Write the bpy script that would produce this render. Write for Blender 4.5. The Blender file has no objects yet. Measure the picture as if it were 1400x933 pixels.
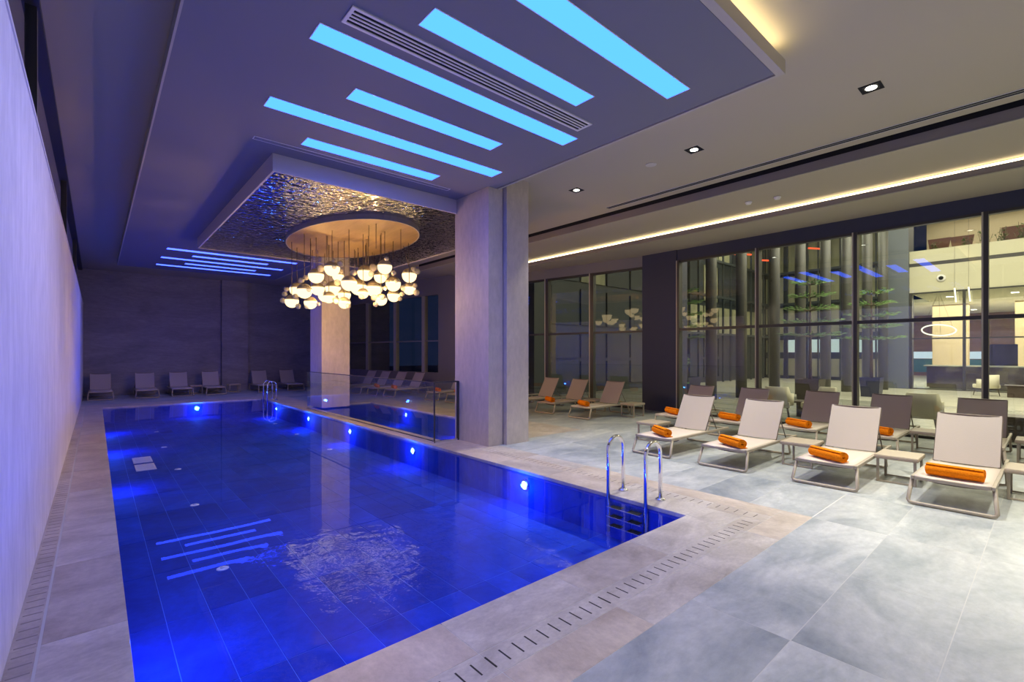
import bpy, bmesh, math, random
from mathutils import Vector, Matrix
random.seed(7)
SC = bpy.context.scene
COL = SC.collection
PI = math.pi

# ------------------------------------------------------------------ camera
cam_d = bpy.data.cameras.new('camera')
cam = bpy.data.objects.new('camera', cam_d); COL.objects.link(cam)
cam.location = (0, 0, 1.65)
cam.rotation_euler = (math.radians(90), 0, -math.atan2(569, 650))
cam_d.sensor_fit = 'HORIZONTAL'; cam_d.sensor_width = 36
cam_d.lens = 36 * 650 / 1400
cam_d.shift_y = 16.5 / 1400
cam_d.clip_start = 0.02; cam_d.clip_end = 300
SC.camera = cam

# ------------------------------------------------------------------ world, exposure
w = bpy.data.worlds.new('world'); SC.world = w; w.use_nodes = True
w.node_tree.nodes['Background'].inputs[0].default_value = (0.010, 0.020, 0.060, 1)
w.node_tree.nodes['Background'].inputs[1].default_value = 0.6
SC.view_settings.view_transform = 'Standard'
SC.view_settings.look = 'None'
SC.view_settings.gamma = 1
SC.view_settings.use_curve_mapping = False
SC.view_settings.exposure = 0.0
SC.cycles.use_denoising = True
SC.cycles.max_bounces = 8
SC.cycles.diffuse_bounces = 4
SC.cycles.glossy_bounces = 5
SC.cycles.transparent_max_bounces = 24
SC.cycles.caustics_reflective = False
SC.cycles.caustics_refractive = False
SC.cycles.sample_clamp_indirect = 6

def lamp(kind, name, loc, power, color, target=None, **kw):
    d = bpy.data.lights.new(name, kind); d.energy = power; d.color = color
    for k, v in kw.items(): setattr(d, k, v)
    o = bpy.data.objects.new(name, d); COL.objects.link(o); o.location = loc
    if target is not None:
        o.rotation_euler = (Vector(target) - Vector(loc)).to_track_quat('-Z', 'Y').to_euler()
    return o

WARM = (1.0, 0.86, 0.66)
NEUT = (1.0, 0.95, 0.86)
COOL = (1.0, 0.96, 0.85)
# large unseen area lights added under the atrium and lobby ceilings
lamp('AREA', 'atrium_light', (20, 1.5, 8.7), 2300, (1, .93, .72), (20, 1.5, 0), shape='RECTANGLE', size=12, size_y=8)
lamp('AREA', 'garden_light', (27, 9.4, 8.7), 520, (.96, .95, .72), (28.5, 9.8, 0), shape='RECTANGLE', size=9, size_y=4)
lamp('AREA', 'reception_light', (35.5, 2.0, 4.35), 1500, (1, .90, .72), (35.5, 2.0, 0), shape='RECTANGLE', size=9, size_y=8)
lamp('AREA', 'mezzanine_light', (31.5, 0.8, 8.7), 300, (1, .9, .72), (31.5, 0.8, 0), shape='RECTANGLE', size=4, size_y=7)

# ------------------------------------------------------------------ materials
MATS = {}
def mat(name, color, rough=0.5, metal=0.0, spec=0.5, emit=None, estr=0.0, noise=None, bump=None, alpha=None):
    """noise=(scale, color2, detail, stretch xyz); bump=(scale, strength)"""
    if name in MATS: return MATS[name]
    m = bpy.data.materials.new(name); m.use_nodes = True
    nt = m.node_tree; b = nt.nodes['Principled BSDF']
    b.inputs['Base Color'].default_value = (*color, 1)
    b.inputs['Roughness'].default_value = rough
    b.inputs['Metallic'].default_value = metal
    b.inputs['Specular IOR Level'].default_value = spec
    if emit:
        b.inputs['Emission Color'].default_value = (*emit, 1)
        b.inputs['Emission Strength'].default_value = estr
    geo = None
    def coords(stretch=(1, 1, 1)):
        g = nt.nodes.new('ShaderNodeNewGeometry')
        mp = nt.nodes.new('ShaderNodeMapping'); mp.inputs['Scale'].default_value = stretch
        nt.links.new(g.outputs['Position'], mp.inputs['Vector'])
        return mp.outputs['Vector']
    if noise:
        sc, c2, det, st = noise
        n = nt.nodes.new('ShaderNodeTexNoise'); n.inputs['Scale'].default_value = sc
        n.inputs['Detail'].default_value = det; n.inputs['Roughness'].default_value = 0.62
        n.inputs['Distortion'].default_value = 0.6
        nt.links.new(coords(st), n.inputs['Vector'])
        r = nt.nodes.new('ShaderNodeValToRGB')
        r.color_ramp.elements[0].position = 0.33; r.color_ramp.elements[0].color = (*c2, 1)
        r.color_ramp.elements[1].position = 0.68; r.color_ramp.elements[1].color = (*color, 1)
        nt.links.new(n.outputs['Fac'], r.inputs['Fac'])
        nf = nt.nodes.new('ShaderNodeTexNoise'); nf.inputs['Scale'].default_value = sc * 9
        nf.inputs['Detail'].default_value = 6; nf.inputs['Roughness'].default_value = .7
        nt.links.new(coords(st), nf.inputs['Vector'])
        rf = nt.nodes.new('ShaderNodeMapRange'); rf.inputs[1].default_value = .3; rf.inputs[2].default_value = .7
        rf.inputs[3].default_value = .84; rf.inputs[4].default_value = 1.09
        nt.links.new(nf.outputs['Fac'], rf.inputs[0])
        mx = nt.nodes.new('ShaderNodeVectorMath'); mx.operation = 'SCALE'
        nt.links.new(r.outputs['Color'], mx.inputs[0]); nt.links.new(rf.outputs[0], mx.inputs['Scale'])
        nt.links.new(mx.outputs[0], b.inputs['Base Color'])
    if bump:
        n2 = nt.nodes.new('ShaderNodeTexNoise'); n2.inputs['Scale'].default_value = bump[0]
        n2.inputs['Detail'].default_value = 4
        nt.links.new(coords(), n2.inputs['Vector'])
        bp = nt.nodes.new('ShaderNodeBump'); bp.inputs['Strength'].default_value = bump[1]
        bp.inputs['Distance'].default_value = 0.02
        nt.links.new(n2.outputs['Fac'], bp.inputs['Height'])
        nt.links.new(bp.outputs['Normal'], b.inputs['Normal'])
    if alpha is not None:
        b.inputs['Alpha'].default_value = alpha
    MATS[name] = m
    return m

def sheet_glass(name, tint, ior, bump=None, rough=0.0, gtint=(1, 1, 1), patch=None):
    """clear sheet: fresnel mix of straight transmission and mirror reflection"""
    m = bpy.data.materials.new(name); m.use_nodes = True
    nt = m.node_tree; nt.nodes.clear()
    out = nt.nodes.new('ShaderNodeOutputMaterial')
    mix = nt.nodes.new('ShaderNodeMixShader'); tr = nt.nodes.new('ShaderNodeBsdfTransparent')
    gl = nt.nodes.new('ShaderNodeBsdfGlossy')
    tr.inputs[0].default_value = (*tint, 1); gl.inputs['Roughness'].default_value = rough; gl.inputs[0].default_value = (*gtint, 1)
    # Schlick reflectance, the same on both faces of the sheet
    ge = nt.nodes.new('ShaderNodeNewGeometry'); dt = nt.nodes.new('ShaderNodeVectorMath'); dt.operation = 'DOT_PRODUCT'
    nt.links.new(ge.outputs['Incoming'], dt.inputs[0]); nt.links.new(ge.outputs['Normal'], dt.inputs[1])
    def mth(op, a, b=None):
        n_ = nt.nodes.new('ShaderNodeMath'); n_.operation = op
        for i_, q_ in enumerate((a, b)):
            if q_ is None: continue
            if isinstance(q_, (int, float)): n_.inputs[i_].default_value = q_
            else: nt.links.new(q_, n_.inputs[i_])
        return n_.outputs[0]
    r0 = ((ior - 1) / (ior + 1)) ** 2
    cs = mth('ABSOLUTE', dt.outputs['Value'])
    fr_o = mth('ADD', mth('MULTIPLY', mth('POWER', mth('SUBTRACT', 1.0, cs), 5.0), 1 - r0), r0)
    nt.links.new(fr_o, mix.inputs[0]); nt.links.new(tr.outputs[0], mix.inputs[1])
    nt.links.new(gl.outputs[0], mix.inputs[2]); nt.links.new(mix.outputs[0], out.inputs[0])
    if bump:
        g = nt.nodes.new('ShaderNodeNewGeometry')
        n = nt.nodes.new('ShaderNodeTexNoise'); n.inputs['Scale'].default_value = bump[0]
        n.inputs['Detail'].default_value = 2
        bp = nt.nodes.new('ShaderNodeBump'); bp.inputs['Strength'].default_value = bump[1]
        bp.inputs['Distance'].default_value = 0.02
        nt.links.new(g.outputs['Position'], n.inputs['Vector'])
        h_out = n.outputs['Fac']
        if patch:   # livelier ripples added to break up the chandelier reflection, fading outwards
            ds = nt.nodes.new('ShaderNodeVectorMath'); ds.operation = 'DISTANCE'
            ds.inputs[1].default_value = patch[0]
            nt.links.new(g.outputs['Position'], ds.inputs[0])
            mr = nt.nodes.new('ShaderNodeMapRange'); mr.interpolation_type = 'SMOOTHSTEP'
            mr.inputs[1].default_value = patch[1]; mr.inputs[2].default_value = patch[2]
            mr.inputs[3].default_value = 1; mr.inputs[4].default_value = 0
            nt.links.new(ds.outputs['Value'], mr.inputs[0])
            n3 = nt.nodes.new('ShaderNodeTexNoise'); n3.inputs['Scale'].default_value = 9; n3.inputs['Detail'].default_value = 3
            nt.links.new(g.outputs['Position'], n3.inputs['Vector'])
            h_out = mth('ADD', h_out, mth('MULTIPLY', mth('MULTIPLY', n3.outputs['Fac'], mr.outputs[0]), patch[3]))
        nt.links.new(h_out, bp.inputs['Height'])
        nt.links.new(bp.outputs['Normal'], gl.inputs['Normal'])
    MATS[name] = m
    return m

def emis(name, color, strength):
    if name in MATS: return MATS[name]
    m = bpy.data.materials.new(name); m.use_nodes = True
    nt = m.node_tree; nt.nodes.clear()
    out = nt.nodes.new('ShaderNodeOutputMaterial'); e = nt.nodes.new('ShaderNodeEmission')
    e.inputs[0].default_value = (*color, 1); e.inputs[1].default_value = strength
    nt.links.new(e.outputs[0], out.inputs[0]); MATS[name] = m
    return m

M_deck = mat('grey_stone_tile', (.54, .555, .52), .36, noise=(1.0, (.25, .285, .295), 9, (1, 1.6, 1)), bump=(30, .05))
M_deck2 = mat('grey_stone_tile_lighter', (.58, .595, .555), .36, noise=(1.2, (.29, .325, .33), 9, (1, 1.8, 1)), bump=(30, .05))
M_deck3 = mat('grey_stone_tile_darker', (.51, .535, .51), .36, noise=(1.0, (.22, .255, .275), 9, (1, 1.4, 1)), bump=(30, .05))
M_grout = mat('grout', (.55, .55, .50), .8)
M_marble = mat('beige_marble', (.60, .54, .45), .33, noise=(2.2, (.36, .31, .25), 10, (1, 1, 1)))
M_marble2 = mat('beige_marble_warm', (.63, .55, .44), .33, noise=(1.8, (.42, .35, .27), 10, (1.5, 1, 1)))
M_marble3 = mat('beige_marble_pale', (.64, .59, .51), .33, noise=(2.6, (.40, .36, .30), 10, (1, 1.6, 1)))
M_slot = mat('drain_slot_dark', (.02, .018, .016), .8)
M_tile = mat('pool_tile_blue', (.014, .075, .60), .7, spec=.15, noise=(1.3, (.006, .035, .33), 6, (1, 1, 1)))
M_tile2 = mat('pool_tile_blue_deep', (.012, .065, .52), .7, spec=.15, noise=(1.6, (.005, .03, .28), 6, (1, 1, 1)))
M_tgrout = mat('pool_grout', (.10, .26, .85), .7)
M_water = sheet_glass('pool_water', (.93, .97, 1.0), 1.33, (1.2, .03), gtint=(.66, .76, 1.0), patch=((2.0, 3.5, 0), .5, 1.5, 14.0))
M_glass = sheet_glass('window_glass', (.89, .91, .885), 1.6)
M_rail_glass = sheet_glass('barrier_glass', (.95, .98, .985), 1.4)
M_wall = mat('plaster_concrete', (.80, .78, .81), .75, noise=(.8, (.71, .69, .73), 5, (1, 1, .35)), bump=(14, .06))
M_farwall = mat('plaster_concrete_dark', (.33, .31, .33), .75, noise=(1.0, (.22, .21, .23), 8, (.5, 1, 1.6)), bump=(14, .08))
M_column = mat('pale_stone_column', (.56, .485, .41), .6, noise=(1.2, (.50, .435, .365), 6, (1, 1, .4)))
M_ceil = mat('ceiling_paint', (.46, .41, .31), .85)
M_panel = mat('ceiling_panel_grey', (.185, .185, .225), .8)
M_fascia = mat('ceiling_fascia_beige', (.46, .42, .37), .8)
M_soffit = mat('soffit_paint_brown', (.25, .22, .20), .8)
M_navy = mat('navy_wall_paint', (.030, .036, .072), .6)
M_black = mat('black_void', (.008, .008, .010), .9)
M_frame = mat('dark_bronze_frame', (.05, .048, .045), .45, .3)
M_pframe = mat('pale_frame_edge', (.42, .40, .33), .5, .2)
M_white = mat('white_metal', (.72, .70, .70), .5)
M_chrome = mat('polished_steel', (.80, .80, .82), .12, 1.0)
M_taupe = mat('taupe_metal_tube', (.38, .32, .235), .42)
M_taupe_d = mat('brown_metal_bar', (.16, .125, .10), .5)
M_table = mat('taupe_table_top', (.43, .355, .25), .5)
M_towel = mat('orange_towel', (.95, .27, .008), .95, spec=.1, noise=(60, (.78, .19, .004), 3, (1, 1, 1)), bump=(160, .35))
M_cable = mat('bronze_cable', (.10, .075, .05), .5, .5)
M_gold = mat('brushed_gold_plate', (.31, .20, .075), .5, .2, noise=(2, (.23, .14, .045), 4, (3, .3, 1)))
M_rim = mat('canopy_rim_grey', (.26, .23, .22), .5)
M_globe = mat('pearl_glass_shade', (.24, .20, .135), .3, emit=(1, .83, .55), estr=.03)
def globe_grad(m):
    nt = m.node_tree; b = nt.nodes['Principled BSDF']
    g = nt.nodes.new('ShaderNodeNewGeometry'); sx = nt.nodes.new('ShaderNodeSeparateXYZ'); mr = nt.nodes.new('ShaderNodeMapRange')
    nt.links.new(g.outputs['Normal'], sx.inputs[0]); nt.links.new(sx.outputs['Z'], mr.inputs[0])
    mr.inputs[1].default_value = -.05; mr.inputs[2].default_value = .38; mr.inputs[3].default_value = 1.9; mr.inputs[4].default_value = .02
    mr.interpolation_type = 'SMOOTHSTEP'
    b.inputs['Emission Color'].default_value = (1, .74, .40, 1)
    nt.links.new(mr.outputs[0], b.inputs['Emission Strength'])
globe_grad(M_globe)
M_bubble = mat('smoky_glass_bubble', (.45, .40, .29), .12, emit=(1, .85, .6), estr=.03, alpha=.7)
M_globe_l = emis('globe_light', (1, .74, .40), 2.1)
M_strip = emis('ceiling_strip_light', (.0214, .0964, 1.0), 7.0)
M_strip_far = emis('ceiling_strip_light_far', (.030, .062, 1.0), 8.0)
M_cove = emis('warm_cove_light', (1, .83, .52), 6.0)
M_lamp = emis('downlight_lens', (1, .96, .85), 9.0)
M_plens = emis('pool_lamp_lens', (.45, .72, 1.0), 6.0)

def sling(name, c, tr):
    m = bpy.data.materials.new(name); m.use_nodes = True
    nt = m.node_tree; b = nt.nodes['Principled BSDF']
    b.inputs['Base Color'].default_value = (*c, 1); b.inputs['Roughness'].default_value = .55
    b.inputs['Alpha'].default_value = 1 - tr
    g = nt.nodes.new('ShaderNodeTexCoord')
    n = nt.nodes.new('ShaderNodeTexNoise'); n.inputs['Scale'].default_value = 90
    bp = nt.nodes.new('ShaderNodeBump'); bp.inputs['Strength'].default_value = .12; bp.inputs['Distance'].default_value = .01
    nt.links.new(g.outputs['Object'], n.inputs['Vector']); nt.links.new(n.outputs['Fac'], bp.inputs['Height'])
    nt.links.new(bp.outputs['Normal'], b.inputs['Normal'])
    MATS[name] = m; return m
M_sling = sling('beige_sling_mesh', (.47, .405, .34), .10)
M_seat = sling('beige_seat_mesh_lit', (.68, .585, .47), .03)  # same sling fabric, lightened to paint in the light on the seat

def ripple_mirror():
    m = bpy.data.materials.new('water_ripple_steel'); m.use_nodes = True
    nt = m.node_tree; b = nt.nodes['Principled BSDF']
    b.inputs['Base Color'].default_value = (.80, .77, .71, 1)
    b.inputs['Metallic'].default_value = 1; b.inputs['Roughness'].default_value = .07
    g = nt.nodes.new('ShaderNodeNewGeometry')
    n = nt.nodes.new('ShaderNodeTexNoise'); n.inputs['Scale'].default_value = 9
    n.inputs['Detail'].default_value = 1.5; n.inputs['Distortion'].default_value = .4
    bp = nt.nodes.new('ShaderNodeBump'); bp.inputs['Strength'].default_value = 1; bp.inputs['Distance'].default_value = .030
    nt.links.new(g.outputs['Position'], n.inputs['Vector']); nt.links.new(n.outputs['Fac'], bp.inputs['Height'])
    nt.links.new(bp.outputs['Normal'], b.inputs['Normal'])
    MATS['ripple'] = m; return m
M_ripple = ripple_mirror()

# ------------------------------------------------------------------ mesh helpers
class MB:
    def __init__(s): s.v = []; s.f = []; s.sm = []
    def add(s, vs, fs, smooth=False):
        o = len(s.v); s.v += [tuple(v) for v in vs]
        for f in fs: s.f.append([i + o for i in f]); s.sm.append(smooth)
        return s
    def box(s, x0, x1, y0, y1, z0, z1):
        vs = [(x, y, z) for z in (z0, z1) for y in (y0, y1) for x in (x0, x1)]
        return s.add(vs, [(0, 2, 3, 1), (4, 5, 7, 6), (0, 1, 5, 4), (2, 6, 7, 3), (0, 4, 6, 2), (1, 3, 7, 5)])
    def bevbox(s, x0, x1, y0, y1, z0, z1, r=.01):
        bm = bmesh.new(); bmesh.ops.create_cube(bm, size=1)
        for v in bm.verts:
            v.co = Vector(((x0 + x1) / 2 + v.co.x * (x1 - x0), (y0 + y1) / 2 + v.co.y * (y1 - y0), (z0 + z1) / 2 + v.co.z * (z1 - z0)))
        bmesh.ops.bevel(bm, geom=bm.edges[:], offset=r, segments=2, profile=.6, affect='EDGES')
        bm.verts.index_update()
        s.add([v.co[:] for v in bm.verts], [[v.index for v in f.verts] for f in bm.faces])
        bm.free(); return s
    def obox(s, c, ax, ay, az):
        c, ax, ay, az = Vector(c), Vector(ax), Vector(ay), Vector(az)
        vs = [c + i * ax + j * ay + k * az for k in (-1, 1) for j in (-1, 1) for i in (-1, 1)]
        return s.add(vs, [(0, 2, 3, 1), (4, 5, 7, 6), (0, 1, 5, 4), (2, 6, 7, 3), (0, 4, 6, 2), (1, 3, 7, 5)])
    def tube(s, pts, r, n=10, closed=False):
        pts = [Vector(p) for p in pts]; L = len(pts); rings = []
        rs = r if isinstance(r, (list, tuple)) else [r] * L
        up = None
        for i, p in enumerate(pts):
            if closed: t = pts[(i + 1) % L] - pts[i - 1]
            elif i == 0: t = pts[1] - p
            elif i == L - 1: t = p - pts[-2]
            else: t = (pts[i + 1] - p).normalized() + (p - pts[i - 1]).normalized()
            t.normalize()
            if up is None:
                up = Vector((0, 0, 1)) if abs(t.z) < .9 else Vector((1, 0, 0))
            a = t.cross(up).normalized(); b_ = a.cross(t).normalized(); up = b_
            rings.append([p + rs[i] * (math.cos(2 * PI * k / n) * a + math.sin(2 * PI * k / n) * b_) for k in range(n)])
        vs = [q for R in rings for q in R]; fs = []
        for i in range(L if closed else L - 1):
            j = (i + 1) % L
            for k in range(n):
                fs.append((i * n + k, i * n + (k + 1) % n, j * n + (k + 1) % n, j * n + k))
        s.add(vs, fs, True)
        if not closed:
            o = len(s.v) - len(vs)
            s.f.append([o + k for k in range(n)][::-1]); s.sm.append(False)
            s.f.append([o + (L - 1) * n + k for k in range(n)]); s.sm.append(False)
        return s
    def lathe(s, prof, c=(0, 0, 0), n=20, smooth=True, sx=1, sy=1):
        vs = []; fs = []
        for (r, z) in prof:
            for k in range(n):
                a = 2 * PI * k / n
                vs.append((c[0] + r * sx * math.cos(a), c[1] + r * sy * math.sin(a), c[2] + z))
        for i in range(len(prof) - 1):
            for k in range(n):
                fs.append((i * n + k, i * n + (k + 1) % n, (i + 1) * n + (k + 1) % n, (i + 1) * n + k))
        s.add(vs, fs, smooth)
        o = len(s.v) - len(vs)
        if prof[0][0] > 1e-4: s.f.append([o + k for k in range(n)][::-1]); s.sm.append(False)
        if prof[-1][0] > 1e-4: s.f.append([o + (len(prof) - 1) * n + k for k in range(n)]); s.sm.append(False)
        return s
    def mesh(s, name, m):
        me = bpy.data.meshes.new(name); me.from_pydata(s.v, [], s.f)
        me.polygons.foreach_set('use_smooth', s.sm)
        if m: me.materials.append(m)
        me.update(); return me
    def build(s, name, m, parent=None, loc=None):
        o = bpy.data.objects.new(name, s.mesh(name, m)); COL.objects.link(o)
        if parent: o.parent = parent
        if loc: o.location = loc
        return o

def inst(name, me, loc, parent=None, rz=0):
    o = bpy.data.objects.new(name, me); COL.objects.link(o); o.location = loc; o.rotation_euler.z = rz
    if parent: o.parent = parent
    return o
def tag(o, label, cat, group=None):
    o['label'] = label; o['category'] = cat
    if group: o['group'] = group
    return o
def struct(o):
    o['kind'] = 'structure'; return o
def thing(name, label, cat, loc=(0, 0, 0), rz=0, group=None):
    o = bpy.data.objects.new(name, None); COL.objects.link(o); o.location = loc; o.rotation_euler.z = rz
    o.empty_display_size = .1
    return tag(o, label, cat, group)
def dup(root, loc, rz=0, label=None, group=None):
    r = root.copy(); COL.objects.link(r); r.location = loc; r.rotation_euler.z = rz
    if label: r['label'] = label
    if group: r['group'] = group
    for ch in list(root.children):
        c = ch.copy(); COL.objects.link(c); c.parent = r
        for g in list(ch.children):
            d = g.copy(); COL.objects.link(d); d.parent = c
    return r
def B(x0, x1, y0, y1, z0, z1): return MB().box(x0, x1, y0, y1, z0, z1)

# ================================================================== STRUCTURE
PX0, PX1, PY0, PY1 = .13, 4.53, 2.45, 18.95          # main pool
QX0, QX1, QY0, QY1 = 4.90, 7.00, 7.62, 15.25         # second pool
WZ = -.035                                             # water level
PB = -.50                                              # seen depth of the pool floor
FARY = 24.2
GX = 12.09
A8 = math.radians(8); DX, DY = -math.sin(A8), math.cos(A8)
FX, FY = 12.09, 7.93
def fac(s, off=0): return (FX + DX * s + DY * off, FY + DY * s - DX * off)   # off > 0 is outside

# --- deck base (grout level) as strips around the pools
fl = MB()
def strip(x0, x1, y0, y1, z1=-.0006): fl.box(x0, x1, y0, y1, -.12, z1)
strip(-.36, PX0, -5, FARY); strip(PX0, GX, -5, PY0); strip(PX0, QX1, PY1, FARY); strip(QX1, GX, PY0, FARY)
strip(PX1, QX1, PY0, QY0); strip(PX1, QX0, QY0, QY1); strip(PX1, QX1, QY1, PY1)
floor = struct(fl.build('floor', M_grout))

# rectangle subtraction for tiles around the marble borders
def sub(r, holes):
    out = [r]
    for (hx0, hx1, hy0, hy1) in holes:
        nxt = []
        for (a, b, c, d) in out:
            if hx0 >= b - 1e-6 or hx1 <= a + 1e-6 or hy0 >= d - 1e-6 or hy1 <= c + 1e-6: nxt.append((a, b, c, d)); continue
            if c < hy0: nxt.append((a, b, c, hy0))
            if hy1 < d: nxt.append((a, b, hy1, d))
            yy0, yy1 = max(c, hy0), min(d, hy1)
            if a < hx0: nxt.append((a, hx0, yy0, yy1))
            if hx1 < b: nxt.append((hx1, b, yy0, yy1))
        out = nxt
    return [q for q in out if q[1] - q[0] > .03 and q[3] - q[2] > .03]
BORD = [(-.36, 5.42, 1.60, 20.0), (4.0, 7.88, 6.72, 16.2)]
YJ = [-1.44 + .61 * k for k in range(18)]
XJ = [.60 + 1.2 * k for k in range(11)]
tm = [M_deck, M_deck2, M_deck3, M_deck]
for i in range(len(XJ) - 1):
    for j in range(len(YJ) - 1):
        x1 = min(XJ[i + 1], GX)
        for (a, b, c, d) in sub((XJ[i] + .0025, x1 - .0025, YJ[j] + .0025, YJ[j + 1] - .0025), BORD):
            B(a, b, c, d, -.03, 0).build('floor_tile', tm[random.randrange(4)], floor)
# far deck, one continuous tiled field where joints are below a few pixels
fd = MB()
for (a, b, c, d) in sub((-.36, 12.09, YJ[-1], FARY), BORD): fd.box(a, b, c, d, -.03, 0)
for (a, b, c, d) in sub((-.36, .6, -1.44, YJ[-1]), BORD): fd.box(a, b, c, d, -.03, 0)
for (a, b, c, d) in sub((-.36, 12.09, -5, -1.44), BORD): fd.box(a, b, c, d, -.03, 0)
fdo = fd.build('far_paving', M_deck, floor); fdo['kind'] = 'stuff'

# --- marble border around the pools: coping slabs, drain slabs with slots, outer slabs
surround = struct(B(-.2, -.1, .5, .6, -.11, -.1).build('pool_surround', M_grout))
mm = [M_marble, M_marble2, M_marble3]
def slab(x0, x1, y0, y1, name='coping_slab', z=.001):
    g = .002
    return MB().bevbox(x0 + g, x1 - g, y0 + g, y1 - g, -.04, z, .0015).build(name, mm[random.randrange(3)], surround)
M_slot2 = mat('drain_slot_brown', (.16, .14, .12), .8)  # lighter brown slot tone for the right side
def slots(rects, m_=M_slot):
    for r in rects: B(*r, -.03, .0016).build('drain_slot', m_, surround)
# near side: coping 2.08-2.45, slot strip 1.88-2.08, outer 1.60-1.88
xs = [-.36 + .97 * k for k in range(6)]
xs = [x for x in xs if x < 4.3] + [4.53]
for i in range(len(xs) - 1):
    slab(xs[i], xs[i + 1], 2.08, 2.47); slab(xs[i], xs[i + 1], 1.88, 2.08, 'drain_slab'); slab(xs[i], xs[i + 1], 1.60, 1.88, 'border_slab')
slab(4.53, 4.90, 2.08, 2.47); slab(4.53, 4.93, 1.88, 2.08, 'drain_slab'); slab(4.53, 5.42, 1.60, 1.88, 'border_slab')
slots([(1.10 + .097 * k - .005, 1.10 + .097 * k + .005, 1.93, 2.035) for k in range(39)])
# right side: coping 4.53-4.92, slot strip 4.92-5.12, outer 5.12-5.42
ys = [2.47 + 1.02 * k for k in range(5)] + [6.72]
for i in range(len(ys) - 1):
    slab(4.51, 4.93, ys[i], ys[i + 1]); slab(4.93, 5.13, ys[i], ys[i + 1], 'drain_slab'); slab(5.13, 5.42, ys[i], ys[i + 1], 'border_slab')
slab(4.90, 4.93, 2.08, 2.47); slab(4.93, 5.13, 1.88, 2.47, 'drain_slab'); slab(5.13, 5.42, 1.88, 2.47, 'border_slab')
slots([(4.975, 5.085, 2.0 + .097 * k - .005, 2.0 + .097 * k + .005) for k in range(46)], M_slot2)
# left side: coping -.23-.13, slot strip -.36 - -.23
ys = [2.47 + 1.3 * k for k in range(13)] + [20.0]
for i in range(len(ys) - 1):
    slab(-.235, .15, ys[i], ys[i + 1]); slab(-.36, -.245, ys[i], ys[i + 1], 'drain_slab')
slots([(-.345, -.255, 2.6 + .11 * k - .006, 2.6 + .11 * k + .006) for k in range(90)], mat('drain_slot_faint', (.27, .245, .22), .8))
# far side
xs = [.15 + 1.05 * k for k in range(5)] + [5.42]
for i in range(len(xs) - 1):
    slab(xs[i], xs[i + 1], 18.93, 20.0)
# between and around the second pool
ys = [6.72, 7.62, 9.3, 11.0, 12.7, 14.4, 15.25, 16.6, 18.0, 18.93]
for i in range(len(ys) - 1):
    if ys[i] >= 7.62 and ys[i + 1] <= 15.25: slab(4.51, 4.92, ys[i], ys[i + 1])
    elif ys[i] < 7.62: slab(4.51, 5.42, ys[i], ys[i + 1])
    else: slab(4.51, 5.42, ys[i], ys[i + 1])
for (a, b) in ((5.42, 6.6), (6.6, 7.88)): slab(a, b, 6.72, 7.64)
ys = [7.64, 9.1, 10.6, 12.1, 13.6, 15.23]
for i in range(len(ys) - 1): slab(6.98, 7.88, ys[i], ys[i + 1])
for (a, b) in ((5.42, 6.6), (6.6, 7.88)): slab(a, b, 15.23, 16.2)

# --- pool basins: shell boxes + tiles
basin = struct(MB().box(PX0 - .1, PX1 + .1, PY0 - .1, PY1 + .1, PB - .25, PB - .003)
               .box(PX0 - .1, PX0, PY0, PY1, PB - .1, -.045).box(PX1, PX1 + .1, PY0, PY1, PB - .1, -.045)
               .box(PX0 - .1, PX1 + .1, PY0 - .1, PY0, PB - .1, -.045).box(PX0 - .1, PX1 + .1, PY1, PY1 + .1, PB - .1, -.045)
               .build('pool_basin', M_tgrout))
nx, ny = 15, 15
tw, tl = (PX1 - PX0) / nx, (PY1 - PY0) / ny
meA = B(-tw / 2 + .003, tw / 2 - .003, -tl / 2 + .004, tl / 2 - .004, -.03, 0).mesh('pool_floor_tile', M_tile)
meB = B(-tw / 2 + .003, tw / 2 - .003, -tl / 2 + .004, tl / 2 - .004, -.03, 0).mesh('pool_floor_tile', M_tile2)
for i in range(nx):
    for j in range(ny):
        inst('pool_floor_tile', random.choice((meA, meB)), (PX0 + (i + .5) * tw, PY0 + (j + .5) * tl, PB), basin)
# side wall tiles, the long right wall and the far end wall and the left wall
nw = 48; wl = (PY1 - PY0) / nw
mw = [B(-.004, 0, -wl / 2 + .003, wl / 2 - .003, PB, -.05).mesh('pool_wall_tile', m_) for m_ in (M_tile, M_tile2)]
for j in range(nw): inst('pool_wall_tile', random.choice(mw), (PX1, PY0 + (j + .5) * wl, 0), basin)
me_f = [B(-tw / 2 + .003, tw / 2 - .003, -.004, 0, PB, -.05).mesh('pool_wall_tile', m_) for m_ in (M_tile, M_tile2)]
for i in range(nx): inst('pool_wall_tile', random.choice(me_f), (PX0 + (i + .5) * tw, PY1, 0), basin)
B(PX0, PX0 + .012, PY0, PY1, PB, -.05).build('pool_side_lining', M_tile, basin)
B(PX0, PX1, PY0, PY0 + .012, PB, -.05).build('pool_side_lining', M_tile, basin)
struct(B(PX0 + .001, PX1 - .001, PY0 + .001, PY1 - .001, WZ - .002, WZ).build('pool_water', None))
wm = bpy.data.objects['pool_water'].data; wm.clear_geometry()
wm.from_pydata([(PX0, PY0, WZ), (PX1, PY0, WZ), (PX1, PY1, WZ), (PX0, PY1, WZ)], [], [(0, 1, 2, 3)])
wm.materials.clear(); wm.materials.append(M_water)

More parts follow.
